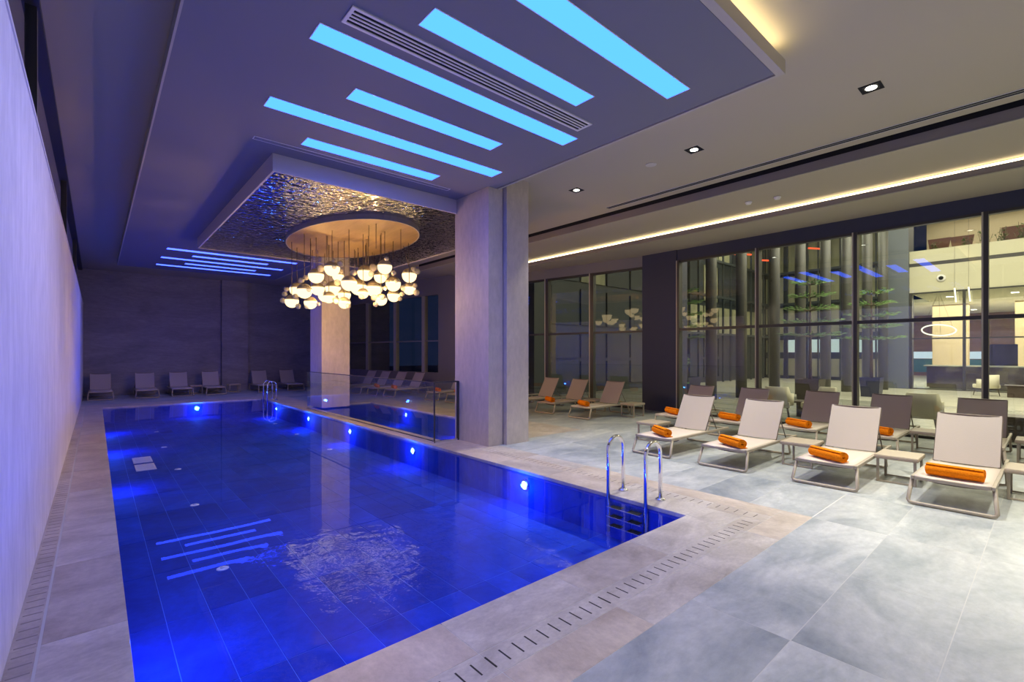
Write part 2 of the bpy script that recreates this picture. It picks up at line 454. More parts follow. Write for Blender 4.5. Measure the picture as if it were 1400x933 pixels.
basin2 = struct(MB().box(QX0 - .1, QX1 + .1, QY0 - .1, QY1 + .1, PB - .25, PB - .003)
                .box(QX1, QX1 + .1, QY0, QY1, PB - .1, -.045).box(QX0 - .1, QX0, QY0, QY1, PB - .1, -.045)
                .box(QX0, QX1, QY0 - .1, QY0, PB - .1, -.045).box(QX0, QX1, QY1, QY1 + .1, PB - .1, -.045)
                .build('small_pool_basin', M_tgrout))
t2w, t2l = (QX1 - QX0) / 7, (QY1 - QY0) / 7
me2 = [B(-t2w / 2 + .003, t2w / 2 - .003, -t2l / 2 + .004, t2l / 2 - .004, -.03, 0).mesh('pool_floor_tile', m_) for m_ in (M_tile, M_tile2)]
for i in range(7):
    for j in range(7): inst('pool_floor_tile', random.choice(me2), (QX0 + (i + .5) * t2w, QY0 + (j + .5) * t2l, PB), basin2)
MB().box(QX1 - .012, QX1, QY0, QY1, PB, -.05).box(QX0, QX0 + .012, QY0, QY1, PB, -.05).box(QX0, QX1, QY1 - .012, QY1, PB, -.05).box(QX0, QX1, QY0, QY0 + .012, PB, -.05).build('pool_side_lining', M_tile, basin2)
q = MB().add([(QX0, QY0, WZ), (QX1, QY0, WZ), (QX1, QY1, WZ), (QX0, QY1, WZ)], [(0, 1, 2, 3)])
struct(q.build('small_pool_water', M_water))

# --- walls
struct(B(-.66, -.36, -5, FARY, -.12, 3.50).build('wall_left', M_wall))
struct(B(-.40, -.352, -5, FARY, 3.50, 3.53).build('trim_1', M_white))
# clerestory over the left wall
win1 = struct(MB().box(-.50, -.38, -5, FARY, 4.78, 4.85).box(-.50, -.38, -5, FARY, 3.53, 3.58).build('window_1', M_frame))
for y in (-3, 1.2, 6.1, 11.9, 17.8):
    B(-.47, -.40, y - .04, y + .02, 3.53, 4.85).build('mullion', M_frame, win1)
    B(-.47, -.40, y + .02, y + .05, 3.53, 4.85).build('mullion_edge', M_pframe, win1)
for y0, y1 in zip((-5, -3, 1.2, 6.1, 11.9, 17.8), (-3, 1.2, 6.1, 11.9, 17.8, FARY)):
    B(-.45, -.44, y0, y1, 3.56, 4.8).build('pane', M_glass, win1)
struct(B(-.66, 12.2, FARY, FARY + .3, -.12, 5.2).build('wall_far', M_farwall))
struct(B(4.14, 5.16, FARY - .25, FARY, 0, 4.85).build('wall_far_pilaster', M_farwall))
struct(B(-.66, 12.2, -5.3, -5, -.12, 5.2).build('wall_near', M_wall))

# --- ceilings
struct(MB().box(-.66, 8.78, -5, FARY, 4.85, 5.0).box(8.78, 12.1, 15.5, FARY, 4.85, 5.0).build('ceiling', M_ceil))
# slot recess and stepped soffits toward the glass
struct(MB().box(8.78, 9.00, -5, 15.5, 5.05, 5.1).box(8.99, 9.005, -5, 15.5, 4.84, 5.05).box(8.775, 8.785, -5, 15.5, 4.87, 5.05).build('ceiling_slot', M_black))
sof = struct(MB().box(9.005, 10.72, -5, 15.5, 4.68, 5.1).build('ceiling_soffit_upper', M_ceil))
struct(MB().box(8.985, 9.0, -5, 15.5, 4.68, 4.84).box(10.62, 10.66, -5, 15.5, 4.49, 4.60).build('trim_2', M_soffit))
struct(MB().box(10.66, 12.05, -5, 15.5, 4.49, 4.60).build('ceiling_soffit_lower', M_ceil))
struct(MB().box(8.975, 8.99, -5, 15.5, 4.672, 4.684).box(10.605, 10.62, -5, 15.5, 4.484, 4.494).build('trim_3', M_pframe))
struct(MB().box(10.72, 12.1, -5, 15.5, 4.80, 5.1).box(10.72, 10.76, -5, 15.5, 4.60, 4.8).build('ceiling_cove_back', M_ceil))

# dropped grey panel over the pool with beige rim
P0, P1, R0, R1 = .53, 5.43, 1.86, 20.6
struct(B(P0 + .02, P1 - .06, R0 + .09, R1, 4.585, 4.76).build('ceiling_panel', M_panel))
rim = MB().box(P0, P1, R0, R0 + .08, 4.575, 4.72).box(P0, P0 + .02, R0 + .08, R1, 4.575, 4.72).box(P1 - .04, P1, R0 + .08, R1, 4.575, 4.72)
struct(rim.build('trim_4', M_fascia))
struct(B(P0 + .4, P1 - .4, R0 + .35, R1 - .3, 4.76, 4.85).build('ceiling_panel_hanger', M_ceil))
# dropped box with rippled steel soffit
X0, X1, Y0, Y1 = 1.95, 7.05, 7.55, 14.4
struct(MB().box(X0, X1, Y0, Y0 + .03, 4.32, 4.584).box(X0, X0 + .03, Y0 + .03, Y1 - .03, 4.32, 4.584).box(X1 - .03, X1, Y0 + .03, Y1 - .03, 4.32, 4.85)
       .box(X0, X1, Y1 - .03, Y1, 4.32, 4.584).box(5.44, X1 - .03, Y0 + .03, Y1 - .03, 4.5, 4.85).build('ceiling_box', mat('ceiling_box_beige', (.50, .46, .46), .8)))
box_back = struct(B(X0 + .03, X1 - .03, Y0 + .03, Y1 - .03, 4.36, 4.50).build('ceiling_box_backing', M_rim))
xsp = [X0 + .03, 3.65, 5.35, X1 - .03]; nyp = 5
for i in range(3):
    for j in range(nyp):
        ya = Y0 + .03 + j * (Y1 - Y0 - .06) / nyp; yb = Y0 + .03 + (j + 1) * (Y1 - Y0 - .06) / nyp
        B(xsp[i] + .006, xsp[i + 1] - .006, ya + .004, yb - .004, 4.332, 4.36).build('ripple_panel', M_ripple, box_back)

# columns
struct(B(5.20, 5.53, 6.57, 7.60, 0, 4.85).build('column', M_column))
struct(B(5.55, 6.08, 6.48, 7.60, 0, 4.85).build('column', M_column))
struct(B(5.53, 5.55, 6.62, 7.5, 0, 4.85).build('column_joint', M_black))
struct(B(5.10, 5.96, 14.5, 15.5, 0, 4.6).build('column', M_column))
# navy pier at the corner of the glazing, and beam over the glass
struct(MB().box(12.02, 12.6, 6.86, 7.95, 0, 4.6).build('wall_right_pier', M_navy))
struct(MB().box(12.05, 12.35, -5, 6.9, 4.19, 5.1).build('wall_right_beam', M_navy))

# --- glazed wall toward the lobby
def window_straight(name, y0, y1, mulls):
    wn = struct(MB().box(12.03, 12.15, y0, y1, 4.14, 4.19).box(12.03, 12.15, y0, y1, 0, .05).build(name, M_frame))
    B(12.02, 12.16, y0, y1, 2.26, 2.33).build('transom', M_frame, wn)
    for y in mulls:
        B(12.0, 12.18, y - .045, y + .02, 0, 4.19).build('mullion', M_frame, wn)
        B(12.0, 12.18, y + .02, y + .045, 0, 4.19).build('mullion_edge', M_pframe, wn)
    yy = [y0] + list(mulls) + [y1]
    for a, b in zip(yy, yy[1:]):
        if b - a < .1: continue
        for (z0, z1) in ((.05, 2.26), (2.33, 4.14)):
            B(12.085, 12.095, a + .04, b - .04, z0, z1).build('pane', M_glass, wn)
    return wn
window_straight('window_2', -5, 6.88, (-3.1, -1.15, .83, 2.78, 4.74, 6.82))

# --- angled facade beyond the pier
def fbox(mb, s0, s1, o0, o1, z0, z1):
    a, b, c, d = fac(s0, o0), fac(s1, o0), fac(s1, o1), fac(s0, o1)
    vs = [(*p, z0) for p in (a, b, c, d)] + [(*p, z1) for p in (a, b, c, d)]
    return mb.add(vs, [(0, 1, 2, 3), (4, 7, 6, 5), (0, 4, 5, 1), (1, 5, 6, 2), (2, 6, 7, 3), (3, 7, 4, 0)])
SE = (FARY - FY) / DY
M_facade = mat('facade_grey', (.22, .21, .21), .7)
fw = MB()
fbox(fw, 0, SE, -.05, .25, 4.18, 5.1)
fbox(fw, 7.6, 9.15, -.05, .25, 0, 4.2); fbox(fw, 9.15, SE, -.05, .25, 0, .77)
struct(fw.build('wall_right', M_facade))
wn = MB(); fbox(wn, 0, 7.6, -.03, .09, 4.12, 4.18); fbox(wn, 0, 7.6, -.03, .09, 0, .06)
w3 = struct(wn.build('window_3', M_frame))
b_ = MB(); fbox(b_, 0, 7.6, -.03, .08, 2.26, 2.32); b_.build('transom', M_frame, w3)
for s in (1.76, 3.52, 5.4):
    b_ = MB(); fbox(b_, s - .07, s + .05, -.05, .12, 0, 4.18); b_.build('mullion', M_frame, w3)
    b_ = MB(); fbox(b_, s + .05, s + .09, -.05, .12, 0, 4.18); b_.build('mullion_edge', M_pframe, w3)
for a, b in ((0, 1.7), (1.85, 3.45), (3.61, 5.33), (5.49, 7.6)):
    for (z0, z1) in ((.06, 2.26), (2.32, 4.12)):
        b_ = MB(); fbox(b_, a, b, .01, .02, z0, z1); b_.build('pane', M_glass, w3)
wn = MB(); fbox(wn, 9.15, SE, -.06, .1, 4.10, 4.18); fbox(wn, 9.15, SE, -.06, .1, .77, .83)
w4 = struct(wn.build('window_4', M_facade))
b_ = MB(); fbox(b_, 9.15, SE, -.03, .08, 2.14, 2.19); b_.build('transom', M_facade, w4)
ms = (10.13, 12.19, 14.48)
for s in ms:
    b_ = MB(); fbox(b_, s - .10, s + .10, -.06, .12, .83, 4.1); b_.build('mullion', M_pframe, w4)
for a, b in zip((9.15,) + ms, ms + (SE,)):
    b_ = MB(); fbox(b_, a + .1, b - .1, .01, .02, .83, 4.10); b_.build('pane', M_glass, w4)
M_night = mat('night_ground', (.03, .035, .045), .9)
struct(MB().box(9.0, 12.0, 24.6, 60, -.3, -.13).box(12.0, 60, 13.6, 60, -.3, -.13).build('outside_ground', M_night))

# ================================================================== LOBBY BEYOND THE GLASS (structure)
M_lfloor = mat('lobby_stone_floor', (.80, .78, .68), .18, noise=(.9, (.62, .61, .52), 5, (6, .25, 1)))
M_lfloor2 = mat('lobby_striped_floor', (.42, .42, .35), .25, noise=(1.2, (.20, .21, .19), 3, (7, .15, 1)))
M_cream = mat('cream_wall', (.54, .515, .385), .7)
M_olive = mat('olive_panel', (.42, .42, .27), .7, noise=(.6, (.22, .225, .15), 3, (1, 1, .2)))
M_dark = mat('dark_panel', (.035, .045, .05), .5)
M_lpier = mat('blue_grey_pier', (.11, .125, .15), .5)
struct(B(12.16, 20.0, -6, 13, -.12, 0).build('lobby_floor_front', M_lfloor2))
struct(B(20.0, 34.0, -6, 13, -.12, .002).build('lobby_floor_back', M_lfloor))
atr = struct(B(12.5, 34.3, 13, 13.3, -.12, 9).build('atrium_wall_side', M_dark))
for k in range(12):
    x = 13.3 + 1.75 * k
    for (z0, z1, m_) in ((.3, 1.3, M_olive), (1.45, 2.5, M_dark), (2.8, 4.3, M_olive), (4.6, 6.6, M_olive if k % 3 else M_dark), (6.9, 8.8, M_olive)):
        if random.random() < .25 or (k < 5 and z0 < 4.5) or z0 < 2: m_ = M_dark
        B(x + .08, x + 1.67, 12.93, 13.0, z0, z1).build('facade_panel', m_, atr)
atr2 = struct(B(34, 34.3, 5.4, 13, -.12, 9).build('atrium_wall_back', M_dark))
M_winlit = emis('far_lit_window', (.72, .90, .80), .75)
M_winlit2 = emis('far_lit_window_warm', (.85, .85, .55), .5)
for k in range(6):
    y = 5.4 + 1.25 * k
    for (z0, z1, m_) in ((.2, 1.3, M_olive), (1.7, 2.5, M_winlit if k in (1, 2, 3, 4) else M_olive), (2.9, 4.6, M_olive), (4.9, 6.6, M_olive), (6.9, 8.8, M_olive)):
        B(33.93, 34.0, y + .1, y + 1.15, z0, z1).build('facade_panel', m_, atr2)
struct(B(12.16, 34, -6.3, -6, -.12, 9).build('lobby_wall_side', M_cream))
struct(B(12.4, 34.3, -6, 13.3, 9, 9.2).build('lobby_ceiling', M_cream))
for k in range(26):
    y = 5.6 + .29 * k
    if k % 2 == 0: B(33.6, 33.68, y - .04, y + .04, 0, 9).build('thin_post', M_dark, atr2)
for k in range(14):
    B(20.4 + .95 * k, 20.48 + .95 * k, 12.5, 12.6, 0, 9).build('thin_post', M_dark, atr)
for z in (2.65, 4.75, 6.75):
    B(33.5, 33.7, 5.4, 12.9, z, z + .12).build('floor_edge', M_dark, atr2); B(20, 33.5, 12.45, 12.65, z, z + .12).build('floor_edge', M_dark, atr)
# upper floor edge, parapet and reception partition at x = 28.4
struct(MB().box(28.4, 34, -6, 4.45, 4.42, 5.62).box(28.5, 34, -6, 4.45, 5.62, 5.78).build('gallery_bulkhead', M_cream))
struct(MB().box(28.4, 28.7, -6, 4.45, 5.78, 6.34).build('gallery_parapet', M_cream))
struct(B(28.42, 28.5, -6, 4.45, 5.62, 5.78).build('trim_5', M_frame))
struct(B(28.2, 29.4, 4.45, 5.45, 0, 9).build('lobby_pier', M_lpier))
rw = struct(B(46, 46.3, -8, 12, 0, 4.42).build('reception_wall', mat('walnut_panelling', (.30, .17, .09), .5, noise=(1.4, (.17, .09, .05), 6, (1, .4, 3)))))
B(45.95, 46, 3.2, 9.0, 1.25, 1.75).build('lit_window_band', emis('far_window_band', (.75, .9, 1), 1.3), rw)
B(45.95, 46, 3.2, 9.0, .25, 1.2).build('teal_panel', mat('teal_panel', (.05, .22, .27), .5), rw)
struct(MB().box(34, 46.3, -8, 12, 4.42, 4.6).build('reception_ceiling', mat('reception_ceiling_white', (.8, .78, .7), .8)))
struct(MB().box(34, 46.3, -8.2, -8, 0, 4.42).box(34.3, 46.3, 12, 12.2, 0, 4.42).build('reception_side_wall', M_cream))
struct(B(34, 46, -8, 12, -.12, .002).build('reception_floor', M_lfloor))
for (x, y0_, y1_) in ((31.5, -4, 4), (38, -6, 8), (42, -6, 8)):
    for y_ in (-1.5, 1.2, 3.4):
        B(x - .12, x + .12, y_ - .12, y_ + .12, 4.40, 4.418).build('ceiling_spot', M_lamp, rw)
struct(B(34, 34.3, -6, 4.6, 4.6, 9).build('gallery_wall', mat('gallery_wall_paint', (.42, .36, .24), .7)))
struct(B(36.6, 37.4, 3.2, 4.7, 0, 4.42).build('reception_column', mat('beige_cladding', (.62, .50, .30), .6)))
struct(B(36.6, 37.4, .4, 1.4, 0, 4.42).build('reception_column', MATS['beige_cladding']))
part = struct(MB().box(28.36, 28.46, -6, 4.45, 4.36, 4.42).box(28.36, 28.46, -6, 4.45, 0, .04).build('window_5', M_frame))
B(28.37, 28.45, -6, 4.45, 2.28, 2.34).build('transom', M_frame, part)
for y in (-4.5, -2.2, .75, 2.6, 4.4): B(28.35, 28.47, y - .05, y + .05, 0, 4.4).build('mullion', M_frame, part)
for a, b in ((-6, -4.5), (-4.5, -2.2), (-2.2, .75), (.75, 2.6), (2.6, 4.4)):
    B(28.40, 28.41, a + .05, b - .05, .04, 4.36).build('pane', M_glass, part)

# ================================================================== THINGS
# ---- ceiling light strips (emissive acrylic set into the ceiling panel)
def light_strip(x0, x1, y0, y1, label, group, em, n, power, col):
    t = thing('ceiling_light_strip', label, 'ceiling light', ((x0 + x1) / 2, (y0 + y1) / 2, 4.585), 0, group)
    hx, hy = (x1 - x0) / 2, (y1 - y0) / 2
    B(-hx, hx, -hy, hy, -.004, 0).build('diffuser', em, t)
    MB().box(-hx - .008, hx + .008, -hy - .008, -hy, -.006, 0).box(-hx - .008, hx + .008, hy, hy + .008, -.006, 0) \
        .box(-hx - .008, -hx, -hy, hy, -.006, 0).box(hx, hx + .008, -hy, hy, -.006, 0).build('trim_frame', M_white, t)
    for k in range(n):
        x = x0 + (k + .5) * (x1 - x0) / n
        lamp('SPOT', 'strip_fill', (x, (y0 + y1) / 2, 4.56), power, col, (x - 1.4, (y0 + y1) / 2, 0), spot_size=math.radians(142), spot_blend=.5, shadow_soft_size=0.0)  # unseen spots added below the strip, tilted to brighten the left wall
g = 'blue light strips in the ceiling over the near end of the pool'
BLUE = (.47, .48, 1.0)
near = [(2.67, 1, 'long blue ceiling light strip cut off by the top edge of the photo, nearest the warm cove'),
        (3.47, 0, 'short blue ceiling light strip right beside the wide slatted air vent, toward the camera'),
        (4.30, 1, 'long blue ceiling light strip right behind the wide slatted air vent'),
        (5.10, 0, 'short blue ceiling light strip, second behind the wide slatted air vent'),
        (5.90, 1, 'long blue ceiling light strip, third behind the wide slatted air vent'),
        (6.70, 0, 'short blue ceiling light strip closest to the dropped box with the chandelier')]
for y, lg, lab in near:
    light_strip(1.5 if lg else 2.17, 4.95 if lg else 4.28, y, y + .27, lab, g, M_strip, 3, 26, BLUE)
g = 'blue light strips in the ceiling at the far end of the pool'
far = [(15.0, 0, 'short blue light strip at the far pool end, hidden edge nearest the chandelier box'),
       (16.25, 1, 'long blue light strip at the far pool end, topmost of the thin far bars'),
       (17.05, 0, 'short blue light strip at the far pool end, second bar from the top'),
       (17.85, 1, 'long blue light strip at the far pool end, middle of the thin far bars'),
       (18.65, 0, 'short blue light strip at the far pool end, fourth bar from the top'),
       (19.4, 1, 'long blue light strip at the far pool end, lowest bar nearest the far wall')]
for y, lg, lab in far[1:]:
    light_strip(1.5 if lg else 2.2, 4.95 if lg else 4.28, y, y + .24, lab, g, M_strip_far, 2, 20, (.42, .40, 1.0))

# ---- air vents
def vent(x0, x1, y0, y1, z, label, nsl, fw_=.03):
    t = thing('ceiling_vent', label, 'air vent', ((x0 + x1) / 2, (y0 + y1) / 2, z))
    hx, hy = (x1 - x0) / 2, (y1 - y0) / 2
    B(-hx + fw_, hx - fw_, -hy + fw_, hy - fw_, -.004, 0).build('backing', M_black, t)
    MB().box(-hx, hx, -hy, -hy + fw_, -.012, 0).box(-hx, hx, hy - fw_, hy, -.012, 0).box(-hx, -hx + fw_, -hy + fw_, hy - fw_, -.012, 0).box(hx - fw_, hx, -hy + fw_, hy - fw_, -.012, 0).build('frame', M_white, t)
    for k in range(nsl):
        y = -hy + fw_ + (k + 1) * (2 * hy - 2 * fw_) / (nsl + 1)
        B(-hx + fw_, hx - fw_, y - .009, y + .009, -.011, -.003).build('slat', M_white, t)
    return t
vent(1.63, 4.78, 3.90, 4.15, 4.585, 'wide slatted white air vent between the blue ceiling strips', 3)
t = thing('ceiling_vent', 'thin outlined flush air vent in front of the dropped ceiling box', 'air vent', (3.19, 7.17, 4.585))
B(-1.57, 1.57, -.045, .045, -.003, 0).build('cover', M_panel, t)
MB().box(-1.58, 1.58, -.055, -.045, -.006, 0).box(-1.58, 1.58, .045, .055, -.006, 0).box(-1.58, -1.57, -.045, .045, -.006, 0).box(1.57, 1.58, -.045, .045, -.006, 0).build('frame', M_white, t)
t = thing('linear_diffuser', 'long black double slot air diffuser in the right ceiling beside the dark recess', 'air vent', (8.49, 1.5, 4.847))
B(-.069, .069, -6.2, 5.0, -.003, 0).build('backing', M_black, t)
B(-.07, -.062, -6.2, 5.0, -.007, 0).build('edge_strip', M_white, t); B(.062, .07, -6.2, 5.0, -.007, 0).build('edge_strip', M_white, t)
B(-.012, .012, -6.2, 5.0, -.006, 0).build('slat', mat('grey_slat', (.2, .2, .2), .5), t)
b_ = MB(); b_.box(-.9, .9, -.06, .06, -.01, 0)
t = tag(b_.build('ceiling_vent', M_black, None, (11.0, 16.8, 4.85)), 'dark slot air vent in the far right ceiling above the window pier', 'air vent')
t.rotation_euler.z = math.radians(98)

# ---- recessed downlights in the right ceiling
def downlight(x, y, z, label, power, vis=True):
    t = thing('downlight', label, 'ceiling light', (x, y, z), 0, 'square recessed downlights in the right ceiling')
    MB().box(-.11, .11, -.11, -.075, -.006, 0).box(-.11, .11, .075, .11, -.006, 0).box(-.11, -.075, -.075, .075, -.006, 0).box(.075, .11, -.075, .075, -.006, 0).build('bezel', M_black, t)
    B(-.075, .075, -.075, .075, -.002, 0).build('housing', M_frame, t)
    MB().lathe([(.058, -.005), (.058, 0)], n=20).build('lens', M_lamp, t)
    lamp('SPOT', 'downlight_lamp', (x, y, z - .03), power, COOL, (x, y, 0), spot_size=math.radians(84), spot_blend=.6, shadow_soft_size=.03)
downlight(7.03, 1.46, 4.85, 'square black downlight with white lamp, nearest of the three in the right ceiling', 620)
downlight(7.08, 3.74, 4.85, 'square black downlight with white lamp, middle of the three in the right ceiling', 560)
downlight(7.10, 6.19, 4.85, 'square black downlight with white lamp, farthest of the three beside the column', 360)
for y in (-.85, -3.1):
    lamp('SPOT', 'downlight_lamp', (7.03, y, 4.8), 640, COOL, (7.03, y, 0), spot_size=math.radians(84), spot_blend=.6, shadow_soft_size=.03)
for y in (-.9, -3.2):
    lamp('SPOT', 'downlight_lamp', (2.6, y, 4.8), 430, COOL, (2.6, y, 0), spot_size=math.radians(110), spot_blend=.8, shadow_soft_size=.03)
# cove lines
MB().box(P0 + .1, P1 - .1, R0 + .045, R0 + .075, 4.722, 4.735).build('cove_light', emis('panel_cove_light', (1, .80, .46), 22.0))
tag(bpy.data.objects['cove_light'], 'warm cove light behind the near edge of the dropped ceiling panel', 'ceiling light')
o = B(10.665, 10.70, -5, 14.8, 4.612, 4.648).build('cove_light', M_cove)
tag(o, 'long warm light line along the soffit over the glass wall', 'ceiling light')
tag(MB().lathe([(.09, -.012), (.09, 0)], n=24).build('ceiling_speaker', mat('speaker_cover', (.55, .52, .47), .7), None, (7.08, 4.51, 4.85)), 'small round flush speaker in the right ceiling between two downlights', 'speaker')
for (x, y, l) in ((9.85, 4.05, 'small white smoke detector on the soffit, left of the pair'), (9.95, 3.55, 'small white smoke detector on the soffit, right of the pair')):
    t = thing('smoke_detector', l, 'smoke detector', (x, y, 4.68))
    MB().lathe([(.03, -.05), (.05, -.045), (.055, -.02), (.065, -.018), (.065, 0)], n=16).build('housing', M_white, t)

t = thing('wall_sensor', 'small beige sensor box high on the side of the big near column', 'sensor', (6.081, 6.62, 4.15))
MB().bevbox(0, .09, -.06, .06, 0, .17, .01).build('housing', M_table, t)
MB().bevbox(.088, .10, -.03, .03, .03, .09, .004).build('lens', M_black, t)
# ---- chandelier
ch = thing('chandelier', 'oval gold chandelier with a cluster of glowing glass globes over the pool', 'chandelier', (4.45, 10.78, 4.332))
CH = Vector((4.45, 10.78, 4.332))
n = 64; a_, b2 = 1.26, 2.26
def oval(z, k=1.0): return [(a_ * k * math.cos(2 * PI * i / n), b2 * k * math.sin(2 * PI * i / n), z) for i in range(n)]
cn = MB(); vs = oval(-.09, .985) ; cn.add(vs, [list(range(n))[::-1]]); cn.build('canopy_plate', M_gold, ch)
cn = MB(); vs = oval(-.10, .985) + oval(-.10, 1.0) + oval(0, 1.0) + oval(0, .985)
fs = []
for k in range(3):
    for i in range(n): fs.append((k * n + i, k * n + (i + 1) % n, (k + 1) * n + (i + 1) % n, (k + 1) * n + i))
cn.add(vs, fs); cn.build('canopy_rim', M_rim, ch)
cn = MB(); cn.add(oval(-.003, .99), [list(range(n))]); cn.build('canopy_top', M_rim, ch)
S_, C_ = math.sin(math.atan2(569, 650)), math.cos(math.atan2(569, 650))
G = [(290,408,48),(392,362,48),(168,495,45),(215,505,48),(135,570,42),(255,580,40),(300,490,42),(398,490,48),(430,410,35),(500,455,50),(470,530,40),(470,580,38),(560,480,52),(605,390,50),(700,415,40),(728,352,46),(660,490,52),(782,460,48),(885,405,47),(705,560,38),(785,535,40),(885,490,40),(345,535,40),(372,545,38),(590,520,34)]
BUB = [(100,495,15),(90,525,17),(80,565,18),(175,602,17),(158,540,18),(225,420,17),(195,438,18),(243,497,14),(305,588,13),(230,605,14),(320,360,22),(403,312,13),(445,330,20),(405,350,15),(425,450,20),(450,380,14),(343,450,15),(420,570,18),(495,600,16),(530,388,20),(655,355,25),(642,395,20),(740,298,16),(743,405,15),(785,390,16),(750,445,15),(848,485,20),(935,380,20),(912,365,16),(930,515,20),(920,470,16),(838,525,15),(825,555,14),(670,590,16),(712,545,18),(730,485,15),(580,540,18),(660,548,20),(410,560,15),(800,440,14)]
def w_at(px, py, dep):
    u, v = 370 + px / 4.667, 290 + py / 4.667
    a = (u - 700) / 650; b = (483 - v) / 650
    return Vector(((S_ + a * C_) * dep, (C_ - a * S_) * dep, 1.65 + b * dep))
def hemis(r, top, n=20, m=7):
    prof = []
    for i in range(m + 1):
        t = i / m * PI / 2
        prof.append((r * math.cos(t), r * math.sin(t)) if top else (r * math.sin(t), -r * math.cos(t)))
    if top: prof[-1] = (0.0, r)
    else: prof[0] = (0.0, -r)
    return prof
placed = []
for (px, py, pr) in G:
    # depth picked so that the globe hangs under the canopy, low globes nearer the far side of the cluster
    for tr in range(200):
        dep = random.uniform(9.9, 12.6)
        p = w_at(px, py, dep); q = p - CH; r = pr / 4.667 / 650 * dep
        if (q.x / (a_ + .25)) ** 2 + (q.y / (b2 + .35)) ** 2 < 1.0 and all((p - pp).length > (r + rr) * .92 for pp, rr in placed): break
    placed.append((p, r))
    gl = MB().lathe(hemis(r, True)).build('globe', M_globe, ch, q)
    MB().lathe(hemis(r * .985, False)).build('glowing_bowl', M_globe_l, gl)
    rx = min(1, .93 / max(1e-6, math.sqrt((q.x / a_) ** 2 + (q.y / b2) ** 2)))
    MB().tube([(q.x, q.y, q.z + r - .01), (q.x * rx, q.y * rx, -.088)], .007, 6).build('cable', M_cable, ch)
for (px, py, pr) in BUB:
    near_g = min(placed, key=lambda g_: ((g_[0] - w_at(px, py, (g_[0] - Vector((0, 0, 1.65))).to_2d().dot(Vector((S_, C_))))).length))
    dep = (near_g[0]).to_2d().dot(Vector((S_, C_))) - near_g[1] * random.uniform(.4, .9)
    p = w_at(px, py, dep); q = p - CH; r = pr / 4.667 / 650 * dep
    MB().lathe([(max(0.0, r * math.sin(PI * i / 10)), -r * math.cos(PI * i / 10)) for i in range(11)], n=14).build('bubble', M_bubble, ch, q)
for (x, y, z) in ((3.9, 9.7, 2.9), (4.4, 9.3, 3.0), (4.9, 10.0, 2.95), (4.0, 10.6, 2.85), (5.1, 11.0, 2.9), (4.3, 11.4, 2.85), (4.9, 12.2, 2.85), (4.4, 12.7, 2.8)):
    lamp('POINT', 'chandelier_fill', (x, y, z), 50, (1, .60, .21), shadow_soft_size=0.0)  # unseen point lamps added among the globes to warm the back column
for k in range(16):
    an = random.uniform(0, 2 * PI); rr = random.uniform(.2, .85)
    q = (a_ * rr * math.cos(an), b2 * rr * math.sin(an))
    MB().tube([(*q, -.088), (*q, random.uniform(-.75, -.5))], .006, 6).build('cable', M_cable, ch)

# ---- glass barrier between the pools
gb = thing('glass_barrier', 'frameless clear glass barrier standing between the two pools', 'glass barrier', (4.66, 7.48, 0))
yy = [0, 2.2, 4.4, 6.95]
for a, b in zip(yy, yy[1:]):
    B(-.008, .008, a + .006, b - .006, .035, 1.10).build('glass_panel', M_rail_glass, gb)
B(.012, .50, -.006, .008, .035, 1.10).build('glass_panel', M_rail_glass, gb)
B(.012, .42, 6.95, 6.964, .035, 1.10).build('glass_panel', M_rail_glass, gb)
MB().box(-.015, .015, 0, 6.97, 1.10, 1.116).build('top_rail', M_frame, gb)
MB().box(.018, .52, -.014, .014, 1.10, 1.125).build('top_rail', M_frame, gb)
MB().box(-.03, .03, -.01, 6.97, .001, .035).build('base_channel', M_chrome, gb)
MB().box(.03, .52, -.02, .02, .001, .035).build('base_channel', M_chrome, gb)
MB().box(-.010, .010, -.012, .012, .001, 1.12).build('end_post', M_frame, gb)
MB().box(.50, .535, -.02, .02, .001, 1.12).build('end_post', M_frame, gb)

# ---- pool ladders
def ladder(label, y, sp):
    t = thing('pool_ladder', label, 'pool ladder', (4.53, y, 0))
    for s in (-sp / 2, sp / 2):
        r_ = .145
        pts = [(-.05, s, -.42), (-.05, s, .52)] + [(.095 - r_ * math.cos(PI * k / 12), s, .52 + r_ * math.sin(PI * k / 12)) for k in range(1, 12)] + [(.24, s, .52), (.24, s, .001)]
        MB().tube(pts, .0215, 12).build('handrail', M_chrome, t)
        MB().lathe([(.058, 0.001), (.058, .012), (.03, .028), (.022, .03)], (.24, s, 0), 18).build('floor_flange', M_chrome, t)
    for z in (-.11, -.215, -.32):
        st = MB().bevbox(-.12, -.02, -sp / 2 + .02, sp / 2 - .02, z - .012, z, .004).build('tread', M_chrome, t)
        for s in (-.12, .12):
            B(-.11, -.03, s - .07, s + .07, z, z + .003).build('grip_pad', M_black, st)
    return t
ladder('shiny steel pool ladder on the near right pool edge', 3.17, .50)
ladder('thin steel pool ladder at the far right corner of the pool', 18.25, .50)

